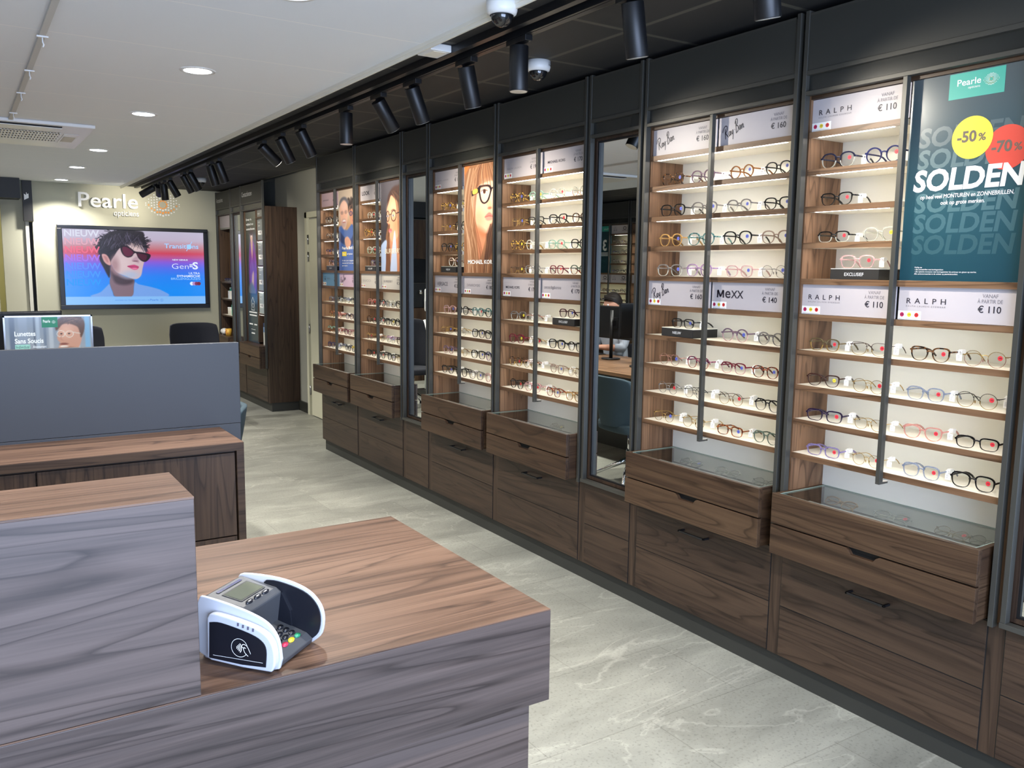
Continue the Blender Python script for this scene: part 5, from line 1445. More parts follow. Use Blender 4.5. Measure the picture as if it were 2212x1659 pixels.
# ------------------------------------------------------------------ wall screen and lettering
r = thing('wall_screen', 'large black-framed wall screen showing a woman in dark sunglasses', 'television', (1.85, 11.395, 1.574), 0)
X0, X1, Z0, Z1 = 1.003, 2.697, 1.081, 2.066; YS = 11.30
f = MB(); bw = 0.052
f.box(X0, X1, YS, YS+0.09, Z1-bw*0.8, Z1).box(X0, X1, YS, YS+0.09, Z0, Z0+bw).box(X0, X0+bw, YS, YS+0.09, Z0+bw, Z1-bw*0.8).box(X1-bw, X1, YS, YS+0.09, Z0+bw, Z1-bw*0.8)
f.build('bezel', mat('screen_bezel', (16, 17, 22), 0.3), r, world=True, bevel=0.004)
bx(X0+0.02, X1-0.02, YS+0.02, YS+0.095, Z0+0.02, Z1-0.02).build('back_cover', M_BLACKPL, r, world=True)
sx0, sx1, sz0, sz1 = X0+bw+0.002, X1-bw-0.002, Z0+bw+0.002, Z1-bw*0.8-0.002
SW, SH = sx1-sx0, sz1-sz0
cv = Canvas(330, 185, SW/SH)
cv.grad([(0, (190, 184, 206)), (.12, (190, 178, 200)), (.24, (196, 120, 130)), (.30, (206, 66, 92)), (.345, (190, 84, 140)), (.42, (136, 92, 218)), (.50, (84, 110, 236)), (.62, (36, 130, 244)), (.8, (10, 140, 246)), (1, (10, 140, 246))])
def tv(pts):
    o = []
    for x, y in pts:
        v = (y-(97+.032*(x-90)))/(1063-.043*(x-90)); u = (x-(92+.06*(y-97)))/(1953-.03*(y-97)); o.append((u, v))
    return o
cv.poly(tv([(480, 1045), (600, 980), (690, 890), (720, 870), (760, 980), (800, 1045), (1020, 1040), (1060, 850), (1120, 870), (1300, 910), (1450, 960), (1525, 1040), (1000, 1080)]), (116, 162, 232), .004)
cv.poly(tv([(735, 600), (728, 760), (722, 860), (760, 970), (805, 1044), (1020, 1040), (1050, 900), (1048, 800), (930, 760), (800, 690)]), (128, 104, 116), .006)
cv.poly(tv([(740, 690), (800, 740), (930, 790), (1045, 800), (1020, 860), (900, 880), (790, 840)]), (62, 48, 58), .02, .85)
cv.poly(tv([(560, 350), (590, 260), (660, 180), (780, 128), (930, 118), (1090, 128), (1180, 150), (1195, 215), (1220, 300), (1236, 410), (1190, 420), (1100, 400), (850, 420), (790, 500), (770, 560), (735, 610), (720, 772), (690, 740), (645, 650), (590, 540), (575, 450)]), (34, 28, 40), .008)
cv.poly(tv([(860, 365), (990, 305), (1150, 330), (1212, 420), (1196, 540), (1172, 640), (1152, 740), (1100, 792), (1030, 792), (930, 752), (812, 702), (757, 620), (735, 560), (785, 470)]), (206, 180, 186), .006)
cv.ell(*tv([(900, 580)])[0], .06, .12, (222, 200, 202), 1.2, .6); cv.ell(*tv([(790, 600)])[0], .03, .10, (158, 118, 124), 1.2, .7); cv.ell(*tv([(1000, 740)])[0], .06, .05, (160, 190, 226), 1.1, .6); cv.ell(*tv([(1080, 340)])[0], .05, .05, (224, 196, 190), 1.1, .8)
cv.poly(tv([(615, 455), (672, 458), (716, 520), (735, 600), (690, 596), (640, 545)]), (214, 160, 158), .006); cv.poly(tv([(640, 480), (680, 490), (705, 560), (680, 560)]), (170, 110, 112), .01, .7)
rs_ = random.Random(3)
for i in range(110):
    x = rs_.uniform(570, 1200); y = 150+((x-900)/360)**2*230+rs_.uniform(-14, 60)
    L = rs_.uniform(60, 150); c = rs_.choice([(20, 16, 26), (74, 66, 88), (104, 96, 122), (44, 38, 54), (26, 20, 30)])
    dx = -0.5 if x < 850 else 0.45
    cv.line(tv([(x, y), (x+dx*L*0.4, y+L*0.5), (x+dx*L, y+L)]), rs_.uniform(.003, .007), c, .75, .003)
for i in range(34):
    x = rs_.uniform(820, 1180); cv.line(tv([(x-60, 220), (x-20, 290), (x+rs_.uniform(0, 50), rs_.uniform(320, 385))]), rs_.uniform(.003, .006), rs_.choice([(26, 20, 30), (60, 50, 66)]), .85, .003)
for i in range(70):                                      # loose tousled ends along the outline
    a_ = rs_.uniform(-0.25, 3.3); ex, ey = 890-330*math.cos(a_), 330-205*math.sin(a_)
    dx, dy = -math.cos(a_+rs_.uniform(-1.3, 0.4)), -math.sin(a_+rs_.uniform(-1.3, 0.4))*0.8; L = rs_.uniform(35, 85)
    cv.line(tv([(ex+40*math.cos(a_), ey+30*math.sin(a_)), (ex+dx*L*.4, ey+dy*L*.4), (ex+dx*L*.8+rs_.uniform(-18, 18), ey+dy*L*.7)]), rs_.uniform(.005, .012), (28, 22, 32), .9, .003)
for i in range(60):
    x = rs_.uniform(620, 1180); y = rs_.uniform(150, 330)
    cv.line(tv([(x, y), (x-30, y+40), (x-70+rs_.uniform(0, 60), y+rs_.uniform(60, 110))]), rs_.uniform(.004, .008), rs_.choice([(92, 86, 108), (58, 50, 68), (20, 16, 24), (128, 122, 146)]), .55, .003)
cv.poly(tv([(870, 345), (940, 330), (1010, 370), (1065, 412), (1160, 425), (1275, 455), (1268, 510), (1215, 556), (1160, 548), (1110, 505), (1080, 440), (1050, 445), (1020, 485), (960, 497), (905, 465), (872, 405)]), (30, 16, 28), .004)
cv.poly(tv([(890, 362), (950, 355), (1040, 420), (1020, 468), (960, 484), (910, 452)]), (96, 26, 56), .006); cv.poly(tv([(1092, 445), (1160, 448), (1230, 470), (1220, 525), (1180, 538), (1125, 505)]), (78, 22, 46), .006)
cv.line(tv([(700, 430), (790, 380), (880, 345)]), .012, (24, 18, 26))
cv.poly(tv([(1022, 535), (1060, 548), (1112, 575), (1118, 540), (1092, 490), (1060, 500)]), (176, 140, 156), .01, .8); cv.ell(*tv([(1070, 548)])[0], .02, .008, (110, 66, 84), .8, .8)
cv.poly(tv([(958, 618), (1040, 598), (1076, 604), (1118, 626), (1100, 660), (1050, 668), (1000, 645)]), (196, 66, 118), .004); cv.line(tv([(965, 620), (1040, 632), (1112, 632)]), .004, (110, 26, 60)); cv.ell(*tv([(1060, 650)])[0], .02, .012, (240, 140, 176), .8, .7)
cv.poly([(-.1, .893), (1.1, .893), (1.1, 1.1), (-.1, 1.1)], (132, 188, 246), .003, smooth=False)
PL = Plane((sx0-1.85, YS+0.012-11.395, sz0-1.574), (1, 0, 0), (0, 0, 1))
cv.build('screen_image', print_mat('screen_print', emit=0.54, rough=0.2), r, PL, 0, 0, SW, SH)
def glow(name, c, e=0.62): return mat(name, (4, 4, 4), 0.4, emit=c, es=e)
NC = [glow('nieuw_%d' % i, c) for i, c in enumerate([(206, 208, 224), (214, 160, 176), (226, 104, 132), (158, 112, 226), (92, 136, 244), (62, 144, 246), (36, 146, 246)])]
for i in range(7):
    g = MB(); txt(g, PL, 'NIEUW', SW*0.012, SH*(0.905-0.108*i), cap=SH*0.085, width=SW*0.235, bold=0.02, d=0.0004)
    g.build('pale_lettering', NC[i], r, recalc=False)
g = MB()
txt(g, PL, 'Transitions', SW*0.705, SH*0.775, cap=SH*0.062, width=SW*0.255, bold=0.012, m=1, d=0.0006); ribbon(g, PL, [(SW*0.868, SH*0.74), (SW*0.912, SH*0.87)], SH*0.008, 1, spline=False, d=0.0006)
disc(g, PL, SW*0.89, SH*0.80, SH*0.034, 1, 0.0007, 20)
txt(g, PL, 'NEW GENIUS', SW*0.76, SH*0.605, cap=SH*0.02, width=SW*0.115, bold=0.02, d=0.0006)
txt(g, PL, 'Gen', SW*0.755, SH*0.49, cap=SH*0.075, width=SW*0.125, bold=-0.012, d=0.0006); txt(g, PL, 'S', SW*0.91, SH*0.49, cap=SH*0.095, width=SW*0.042, bold=0.03, d=0.0006)
for dx in (0, .012):
    for dz in (0, .024): rect(g, PL, SW*(.888+dx), SW*(.897+dx), SH*(.515+dz), SH*(.533+dz), 0, .0006)
txt(g, PL, 'ULTRA', SW*0.965, SH*0.415, cap=SH*0.03, width=SW*0.085, align='r', bold=0.01, d=0.0006); txt(g, PL, 'DYNAMISCHE', SW*0.965, SH*0.375, cap=SH*0.03, width=SW*0.175, align='r', bold=0.02, d=0.0006)
txt(g, PL, 'BRILLENGLAZEN', SW*0.965, SH*0.338, cap=SH*0.028, width=SW*0.22, align='r', m=1, d=0.0006)
for i, mi in enumerate((0, 2, 3, 4)): disc(g, PL, SW*(0.90+0.018*i), SH*0.285, SH*0.026, mi, 0.0006+0.0002*i, 20)
txt(g, PL, 'ONTDEK NU TRANSITIONS GEN S BIJ', SW*0.335, SH*0.050, cap=SH*0.014, width=SW*0.245, m=5, d=0.0006)
txt(g, PL, 'Pearle', SW*0.585, SH*0.047, cap=SH*0.026, width=SW*0.06, m=5, bold=0.01, d=0.0006); eye_dots(g, PL, SW*0.67, SH*0.055, SW*0.034, 5, 5, .0006, 6)
g.build('screen_lettering', [glow('tv_white', (214, 226, 246)), glow('tv_lightblue', (150, 200, 250)), glow('tv_lilac', (170, 130, 190)), glow('tv_plum', (120, 40, 84)), glow('tv_wine', (110, 14, 50)), glow('tv_midblue', (60, 120, 210))], r, recalc=False)

r = thing('wall_lettering', 'raised white wall lettering with dotted eye emblem above the large screen', 'wall sign', (1.82, 11.40, 2.34), 0)
PW = Plane((-1.82, -0.022, -2.34), (1, 0, 0), (0, 0, 1))
g = MB(); txt(g, PW, 'Pearle', 1.250, 2.288, cap=0.168, width=0.650, bold=0.008, ext=0.01, d=0.0); g.build('name_lettering', M_WHITEPL, r, recalc=False)
g = MB(); txt(g, PW, 'opticiens', 1.628, 2.196, cap=0.066, width=0.278, ext=0.008, d=0.0); g.build('tagline', M_WHITEPL, r, recalc=False)
PW2 = Plane((-1.82, -0.001, -2.34), (1, 0, 0), (0, 0, 1))
g = MB(); eye_dots(g, PW2, 2.19, 2.352, 0.405, 0, 1, d=0.0, n=12, raised=0.012); g.build('dotted_emblem', [M_WHITEPL, M_ORANGE], r)

# ------------------------------------------------------------------ chairs
def chair(label, loc, rz, fab, base=M_CHROME, hz=0.84, bw=0.25, group='desk chairs'):
    """swivel chair, facing local -x"""
    r = thing('desk_chair', label, 'chair', loc, rz, group)
    vs = []; n = 13; m = 11
    def shell(off):
        out = []
        for j in range(m):
            v = j/(m-1)
            for i in range(n):
                u = -1+2*i/(n-1)
                y = u*bw*(0.80+0.20*min(1, v*1.6))*(1-0.06*max(0, v-0.8)*5*abs(u))
                z = 0.45+v*(hz-0.45) - 0.02*abs(u)**6*(v > 0.9)
                x = 0.20+0.06*v-0.16*abs(u)**2.6*(1-0.45*v)
                out.append((x+off, y, z))
        return out
    A, B = shell(0), shell(0.035)
    N = n*m; fs = []
    for j in range(m-1):
        for i in range(n-1):
            q = (j*n+i, j*n+i+1, (j+1)*n+i+1, (j+1)*n+i)
            fs.append(q); fs.append(tuple(N+k for k in q[::-1]))
    for i in range(n-1):
        fs.append((i+1, i, N+i, N+i+1)); t = (m-1)*n; fs.append((t+i, t+i+1, N+t+i+1, N+t+i))
    for j in range(m-1):
        fs.append((j*n, (j+1)*n, N+(j+1)*n, N+j*n)); t = n-1; fs.append(((j+1)*n+t, j*n+t, N+j*n+t, N+(j+1)*n+t))
    MB().add(A+B, fs, 0, True).build('backrest', fab, r, bevel=0.008)
    s = MB(); pl = [(-0.24, -0.20), (-0.26, 0.0), (-0.24, 0.20), (-0.05, 0.245), (0.16, 0.21), (0.20, 0.0), (0.16, -0.21), (-0.05, -0.245)]
    s.prism(crs(pl, 4), 'z', 0.40, 0.47, 0, True); s.build('seat', fab, r, bevel=0.02, seg=3)
    MB().cyl((0, 0, 0.17), (0, 0, 0.40), 0.019, n=16).cyl((0, 0, 0.13), (0, 0, 0.25), 0.028, n=18).build('column', base, r)
    for k in range(4):
        a_ = PI/4+k*PI/2; c, s_ = math.cos(a_), math.sin(a_)
        l = MB(); l.tube([(c*0.02, s_*0.02, 0.165), (c*0.14, s_*0.14, 0.105), (c*0.29, s_*0.29, 0.028)], [0.021, 0.016, 0.012], 10); lg = l.build('leg', base, r)
        MB().cyl((c*0.29, s_*0.29, 0.0), (c*0.29, s_*0.29, 0.026), 0.013, n=12).build('glide', M_BLACKPL, lg)
    return r
chair('teal-blue swivel chair with chrome star base, seen in the tall mirror', (1.05, 4.93, 0), 0.10, M_BLUEFAB, hz=0.83)
chair('dark navy chair with wide back below the large screen, right', (2.03, 9.05, 0), -PI/2+PI, M_NAVY, hz=1.02, bw=0.245)
chair('dark navy chair behind the desk monitor at left', (0.92, 8.95, 0), PI/2, M_NAVY, hz=1.02, bw=0.245)
pc_ = chair('black swivel chair under the seated person', (-0.48, 6.88, 0), PI, M_NAVY, hz=0.95); pc_.scale = (1, 1, 0.88)

# ------------------------------------------------------------------ desk with monitors
r = thing('desk', 'walnut consultation desk behind the grey partition', 'desk', (0.0, 5.6, 0))
bx(-0.15, 0.81, 4.20, 7.2, 0.745, 0.775).build('desktop', wood('y', 'light'), r, world=True, bevel=0.002)
bx(0.36, 0.385, 4.25, 7.15, 0.02, 0.745).build('modesty_panel', mat('desk_dark_panel', (52, 52, 50), 0.6), r, world=True)
for y in (4.25, 7.1): bx(-0.12, 0.36, y, y+0.03, 0.0, 0.745).build('leg_panel', mat('desk_dark_panel', (52, 52, 50), 0.6), r, world=True)
def monitor(label, loc, rz, screen=None, w=0.53, h=0.33, zc=0.36, silver=False):
    """screen faces local -y"""
    r = thing('monitor', label, 'monitor', loc, rz, 'desk monitors')
    fm = M_STEEL if silver else M_BLACKPL
    f = MB(); t = 0.008
    f.box(-w/2, w/2, -0.012, 0.012, zc+h/2-t, zc+h/2).box(-w/2, w/2, -0.012, 0.012, zc-h/2, zc-h/2+0.014).box(-w/2, -w/2+t, -0.012, 0.012, zc-h/2, zc+h/2).box(w/2-t, w/2, -0.012, 0.012, zc-h/2, zc+h/2)
    f.build('bezel', fm, r)
    bx(-w/2+0.004, w/2-0.004, -0.006, 0.016, zc-h/2+0.004, zc+h/2-0.004).build('back_cover', M_BLACKPL, r, bevel=0.004)
    bx(-0.05, 0.05, 0.016, 0.034, zc-0.05, zc+0.05).build('mount_plate', M_BLACKPL, r, bevel=0.003)
    MB().cyl((0, 0.065, 0.0), (0, 0.065, zc+0.12), 0.017, n=16).box(-0.02, 0.02, 0.03, 0.07, zc-0.02, zc+0.02).build('stand_pole', M_BLACKPL, r)
    MB().cyl((0, 0.065, 0.0), (0, 0.065, 0.012), 0.09, n=28).build('stand_base', M_BLACKPL, r)
    if screen is None:
        bx(-w/2+t, w/2-t, -0.0075, -0.0065, zc-h/2+0.014, zc+h/2-t).build('screen', mat('screen_off', (10, 11, 13), 0.15), r)
    return r
mw, mh = 0.43, 0.29
def up_(pts): return [(x_, y_*.86-.13) for x_, y_ in pts]
r = monitor('silver-framed monitor with smiling man advert behind the grey partition', (0.405, 5.30, 0.7755), 0, 'ad', w=mw, h=mh, zc=0.406, silver=True)
cv = Canvas(110, 74, mw/mh).grad([(0, (120, 138, 160)), (.6, (150, 160, 172)), (1, (130, 140, 152))])
for u, wd_, c in ((.08, .06, (90, 106, 130)), (.2, .1, (140, 156, 178)), (.33, .015, (70, 84, 104)), (.37, .04, (168, 186, 206)), (.45, .03, (104, 120, 142)), (.52, .05, (180, 190, 200)), (.75, .2, (206, 216, 226)), (.95, .06, (120, 176, 220))):
    cv.poly([(u-wd_/2, -.1), (u+wd_/2, -.1), (u+wd_/2, 1.1), (u-wd_/2, 1.1)], c, .012, .8, False)
cv.poly(up_([(.60, .55), (.62, .40), (.68, .30), (.78, .30), (.86, .36), (.88, .52), (.87, .75), (.80, .98), (.66, 1.02), (.60, .9), (.62, .78), (.59, .68)]), (196, 150, 130), .01); cv.ell(.70, (.5)*.86-.13, .07, .12, (220, 178, 158), 1.1, .7)
cv.poly(up_([(.58, .48), (.57, .36), (.60, .24), (.68, .14), (.78, .10), (.87, .16), (.92, .30), (.91, .50), (.87, .66), (.855, .52), (.83, .40), (.74, .33), (.66, .34), (.62, .42)]), (92, 66, 52), .01)
for i in range(30): cv.line(up_([(.6+rs_.random()*.3, .12+rs_.random()*.12), (.6+rs_.random()*.32, .22+rs_.random()*.14)]), .008, rs_.choice([(130, 98, 76), (60, 42, 36)]), .6)
for cx_, cy_ in ((.635, .56), (.735, .57)):
    cv.line([(cx_+.045*math.cos(a_), (cy_+.075*math.sin(a_))*.86-.13) for a_ in np.linspace(0, 2*PI, 16)], .012, (222, 222, 214), .85)
cv.line(up_([(.78, .53), (.86, .56)]), .015, (214, 214, 206), .8); cv.ell(.64, (.56)*.86-.13, .014, .016, (60, 44, 40), .6); cv.ell(.73, (.56)*.86-.13, .014, .016, (60, 44, 40), .6); cv.ell(.665, (.8)*.86-.13, .05, .022, (130, 80, 70), .7); cv.ell(.665, (.86)*.86-.13, .05, .02, (240, 234, 226), .6); cv.line(up_([(.655, .55), (.63, .68), (.66, .72)]), .01, (170, 120, 104), .7); cv.ell(.70, (.93)*.86-.13, .09, .05, (120, 88, 74), 1, .6)
PL = Plane((-mw/2, -0.0075, 0.406-mh/2), (1, 0, 0), (0, 0, 1))
cv.build('screen_image', print_mat('monitor_print', emit=0.56, rough=0.2), r, PL, 0.006, 0.012, mw-0.012, mh-0.018)
g = MB(); rect(g, PL, mw*.42, mw*.60, mh*.775, mh*.985, 1, .0004)
txt(g, PL, 'Pearle', mw*.437, mh*.865, cap=mh*.055, width=mw*.08, d=.0008, bold=.01); eye_dots(g, PL, mw*.555, mh*.875, mw*.055, 0, 0, .0008, 6)
for i, s in enumerate(('Lunettes', 'Sans Soucis')): txt(g, PL, s, mw*.115, mh*(.625-.135*i), cap=mh*.085, width=mw*(.23 if i == 0 else .315), bold=.02, d=.0008)
rect(g, PL, mw*.115, mw*.28, mh*.375, mh*.465, 2, .0004); txt(g, PL, 'Individual', mw*.125, mh*.395, cap=mh*.055, width=mw*.145, m=3, d=.0008); txt(g, PL, 'Abonnement', mw*.31, mh*.395, cap=mh*.05, width=mw*.15, d=.0008)
g.build('screen_lettering', [glow('mon_white', (226, 236, 244), .68), glow('mon_green', (26, 130, 100), .55), glow('mon_mint', (150, 206, 196), .6), glow('mon_dark', (40, 90, 90), .45)], r, recalc=False)
monitor('black monitor turned away, just behind the silver-framed one', (0.33, 5.72, 0.7755), PI+0.12, w=0.36, h=0.30, zc=0.405)
monitor('black monitor before the seated person, seen from behind in the mirror', (0.07, 6.30, 0.7755), -PI/2, w=0.54, h=0.31, zc=0.345)
monitor('black monitor facing the seated person, nearer the shop front', (0.07, 5.73, 0.7755), -PI/2, w=0.50, h=0.31, zc=0.345)
r = thing('keyboard', 'black keyboard before the seated person', 'keyboard', (-0.06, 6.88, 0.7752), PI/2)
bx(-0.2, 0.2, -0.06, 0.06, 0, 0.005).build('case', M_BLACKPL, r, bevel=0.003)
bx(-0.19, 0.19, -0.05, 0.05, 0.0052, 0.008).build('keys', M_BLACKMT, r)

# ------------------------------------------------------------------ the seated person (seen in the tall mirror)
def skin_mesh(name, verts, edges, radii, m, parent=None, root=0, lev=1):
    me = bpy.data.meshes.new(name)
    bm = bmesh.new(); L = bm.verts.layers.skin.verify()
    vs = [bm.verts.new(v) for v in verts]
    for i, (v, rr) in enumerate(zip(vs, radii)):
        v[L].radius = (rr, rr) if not isinstance(rr, tuple) else rr
        v[L].use_root = (i == root)
    for a_, b__ in edges: bm.edges.new((vs[a_], vs[b__]))
    bm.to_mesh(me); bm.free()
    me.materials.append(m)
    o = bpy.data.objects.new(name, me); COL.objects.link(o)
    if parent is not None: o.parent = parent
    k = o.modifiers.new('skin', 'SKIN'); k.use_smooth_shade = True
    s = o.modifiers.new('sub', 'SUBSURF'); s.levels = lev; s.render_levels = lev
    return o
SKIN_ = mat('skin', (206, 152, 128), 0.5); SHIRT = mat('pale_shirt', (176, 184, 198), 0.8); TROUS = mat('dark_trousers', (34, 36, 44), 0.85); HAIR = mat('dark_hair', (30, 22, 18), 0.6)
pr = thing('person', 'seated person with short dark hair working behind two monitors, seen in mirror', 'person', (-0.42, 6.88, 0.03), 0)
V = []; Ed = []; Rr = []
def nv(p, rr, parent=None):
    V.append(p); Rr.append(rr)
    if parent is not None: Ed.append((parent, len(V)-1))
    return len(V)-1
pel = nv((0, 0, .55), (.15, .12)); wst = nv((.01, 0, .72), (.135, .10), pel); ch = nv((.03, 0, .90), (.155, .11), wst); ub = nv((.04, 0, 1.00), (.12, .09), ch)
nk = nv((.055, 0, 1.09), .055, ub); jw = nv((.085, 0, 1.16), .072, nk); hd = nv((.085, 0, 1.235), .088, jw); tp = nv((.08, 0, 1.30), .070, hd)
nose = nv((.178, 0, 1.20), .012, hd)
for s in (1, -1):
    sh = nv((.03, s*.17, .99), .062, ub); el = nv((.11, s*.235, .80), .046, sh); wr = nv((.31, s*.10, .812), .029, el); pm = nv((.365, s*.085, .812), .030, wr)
    for k in range(4):
        b0 = nv((.395, s*(.085+.016*(k-1.5)), .812), .010, pm); b1 = nv((.425+.006*(1.5-abs(k-1.5)), s*(.085+.018*(k-1.5)), .808), .0085, b0); nv((.44, s*(.085+.019*(k-1.5)), .798), .0075, b1)
    t0 = nv((.36, s*.055, .806), .011, pm); nv((.385, s*.038, .800), .009, t0)
    hp = nv((.02, s*.09, .53), .09, pel); kn = nv((.42, s*.11, .50), .062, hp); an = nv((.40, s*.11, .09), .042, kn); nv((.50, s*.115, .045), .038, an)
    nv((.085, s*.094, 1.215), .016, hd)
skin_mesh('body', V, Ed, Rr, SKIN_, pr)
V = []; Ed = []; Rr = []
pel = nv((0, 0, .57), (.165, .135)); wst = nv((.01, 0, .72), (.15, .115), pel); ch = nv((.03, 0, .90), (.17, .125), wst); ub = nv((.04, 0, 1.0), (.135, .105), ch); nv((.05, 0, 1.055), .07, ub)
for s in (1, -1):
    sh = nv((.03, s*.17, .99), .075, ub); md = nv((.075, s*.205, .89), .062, sh); el = nv((.11, s*.235, .80), .058, md); nv((.20, s*.175, .806), .046, el)
skin_mesh('shirt', V, Ed, Rr, SHIRT, pr)
V = []; Ed = []; Rr = []
pel = nv((0, 0, .555), (.165, .135))
for s in (1, -1):
    hp = nv((.02, s*.09, .54), .10, pel); kn = nv((.42, s*.11, .505), .072, hp); nv((.405, s*.11, .12), .052, kn)
skin_mesh('trousers', V, Ed, Rr, TROUS, pr)
hm = MB(); hv = []; hn, hk = 20, 9
for j in range(hk):
    ph = j/(hk-1)*1.75
    for i in range(hn):
        t = 2*PI*i/hn
        lim = 1.0
        rr = 0.098*math.sin(min(ph, 1.9))
        drop = 0.0 if math.cos(t) < 0.2 else -0.05*(ph > 1.2)*math.cos(t)
        wob = 1+0.03*math.sin(5*t+j)
        hv.append((.078+rr*1.02*wob*math.cos(t)+(-.01), rr*0.93*wob*math.sin(t), 1.262+0.105*math.cos(ph)-(drop*-1)*0.0+(0.045*(ph > 1.2)*max(0, math.cos(t)))))
hm.add(hv, [(j*hn+i, j*hn+(i+1) % hn, (j+1)*hn+(i+1) % hn, (j+1)*hn+i) for j in range(hk-1) for i in range(hn)], 0, True)
hm.build('hair', HAIR, pr)
for s in (1, -1): MB().lathe([(0.0001, .011), (.008, .008), (.011, 0), (.008, -.008), (.0001, -.011)], (.160, s*.032, 1.232), 12).build('eye', M_WHITE, pr)
MB().tube([(.155, -.026, 1.155), (.165, 0, 1.153), (.155, .026, 1.155)], .006, 6).build('mouth', mat('lip', (160, 90, 84), 0.5), pr)
for s in (1, -1): MB().tube([(.36, s*.11, .03), (.44, s*.115, .04), (.52, s*.118, .028)], [.045, .046, .034], 10, flat=.7, up=(0, 0, 1)).build('shoe', M_BLACKPL, pr)

# ------------------------------------------------------------------ cabinets at the far end of the right wall
XC = 2.82
def far_common(root, w, word=None):
    metal_frame(root, w, 0.485, 2.535)
    if word:
        g = MB(); PL = Plane((0.0035, w-0.06, 2.40), *RU); txt(g, PL, word[0], 0.0, 0.0, cap=0.055, width=word[1], d=0.0006); g.build('lettering', M_WHITE, root, recalc=False)
    c = MB()
    for y0, y1 in ((0.0, 0.036), (w-0.032, w)): c.box(0.03, 0.37, y0, y1, 0.485, 2.262)
    c.build('side_panel', wood('z', 'mid'), root)
    bx(0.03, 0.37, 0.036, w-0.032, 2.236, 2.262).build('top_panel', wood('y', 'mid'), root)
# contact lens bay
r = thing('display_cabinet', 'far walnut display cabinet with purple-dress poster, beside the cream door', 'display cabinet', (XC, 9.39, 0), 0)
w = 0.85
far_common(r, w, ('Contactlenzen', 0.40))
bx(0.03, 0.378, -0.022, -0.0005, 0.10, 2.262).build('end_panel', wood('z', 'dark'), r)
bx(0.055, 0.378, -0.010, -0.0005, 0.0, 0.10).build('end_plinth', M_PLINTH, r)
bx(0.30, 0.31, 0.036, w-0.032, 0.60, 2.236).build('back_panel', M_BACK, r)
bx(0.035, 0.30, 0.366, 0.380, 0.75, 2.236).build('divider', wood('z', 'mid'), r)
for z in (2.156, 1.902, 1.624, 1.344, 1.087):
    s = MB().box(0.036, 0.30, 0.036, 0.366, z-0.018, z, 0).box(0.03, 0.036, 0.036, 0.366, z-0.018, z, 1).build('shelf', [M_WHITELAM, wood('y', 'mid')], r)
    if z < 2.1: bx(0.042, 0.050, 0.05, 0.35, z-0.021, z-0.0182).build('led_strip', M_LED2, s)
base_fronts(r, w, 0.48, x1=0.37, zs=0.285)
pull_box(r, w, glass=False, zt=0.718, zb=0.48, zm=0.60, x1=0.30)
# info panels between the shelves
tops = [2.156, 1.902, 1.624, 1.344]; bots = [1.902, 1.624, 1.344, 1.087]
for i, (zt, zb) in enumerate(zip(tops, bots)):
    p = thing('info_panel', 'grey contact lens information panel, %s from the top' % ORD[i], 'information panel', (XC+0.05, 9.39+0.364, zb+0.001), 0, 'information panels in the far cabinet')
    ww, hh = 0.325, zt-zb-0.026
    bx(0, 0.004, -ww, 0, 0, hh).build('board', mat('info_grey_%d' % i, [(118, 124, 124), (128, 136, 138), (142, 152, 156), (168, 178, 178)][i], 0.4), p)
    g = MB(); PL = Plane((0, 0, 0), *RU)
    txt(g, PL, 'Contactlens', ww*.08, hh*.85, cap=hh*.05, d=.0006)
    for k in range(2):
        rect(g, PL, ww*(.08+.42*k), ww*(.42+.42*k), hh*.26, hh*.46, 0, .0006); rect(g, PL, ww*(.28+.42*k), ww*(.38+.42*k), hh*.32, hh*.43, 1, .001); rect(g, PL, ww*(.11+.42*k), ww*(.24+.42*k), hh*.37, hh*.39, 1, .001)
    rect(g, PL, ww*.10, ww*.30, hh*.68, hh*.70, 0, .0006); rect(g, PL, ww*.56, ww*.70, hh*.68, hh*.70, 0, .0006)
    g.build('print', [M_WHITE, M_GREYINK], p, recalc=False)
p = thing('info_panel', 'narrow grey header panel at top of the far cabinet', 'information panel', (XC+0.05, 9.39+0.364, 2.158), 0, 'information panels in the far cabinet')
bx(0, 0.004, -0.325, 0, 0, 0.077).build('board', mat('header_grey', (120, 122, 118), 0.4), p)
g = MB(); PL = Plane((0, 0, 0), *RU); txt(g, PL, 'Dagelijks', .02, .03, cap=.016, d=.0006); txt(g, PL, 'Maand', .2, .03, cap=.016, d=.0006); g.build('print', M_WHITE, p, recalc=False)
# tall poster
p = thing('poster', 'tall dark poster of a woman in a purple dress', 'poster', (XC+0.045, 9.39+0.808, 0.7355), 0)
ww, hh = 0.425, 1.495
bx(0.0008, 0.008, -ww, 0, 0, hh).build('board', M_BLACKPL, p)
cv = Canvas(64, 200, ww/hh).grad([(0, (96, 100, 92)), (.12, (74, 78, 70)), (.3, (48, 56, 46)), (.62, (58, 60, 58)), (.625, (56, 68, 74)), (1, (56, 70, 76))])
cv.poly([(.32, .62), (.2, .45), (.3, .28), (.42, .22), (.66, .22), (.84, .30), (.96, .44), (.9, .52), (.8, .62)], (118, 58, 158), .012)
for i in range(16): cv.line([(.35+rs_.random()*.4, .26), (.2+rs_.random()*.7, .46)], .008, rs_.choice([(90, 38, 130), (150, 90, 190)]), .6)
cv.poly([(.44, .22), (.62, .22), (.54, .36)], (210, 166, 140), .01); cv.ell(.52, .175, .13, .052, (222, 176, 150), .3); cv.ell(.52, .145, .17, .04, (60, 44, 40), .5, .9)
cv.ell(.52, .185, .05, .008, (244, 236, 230), .6); cv.line([(.42, .165), (.62, .165)], .006, (60, 40, 36), .6)
cv.poly([(.5, .48), (.66, .46), (.62, .58), (.5, .62), (.42, .6)], (214, 170, 146), .01); cv.poly([(.2, .56), (.5, .54), (.8, .62), (.2, .625)], (104, 110, 120), .012)
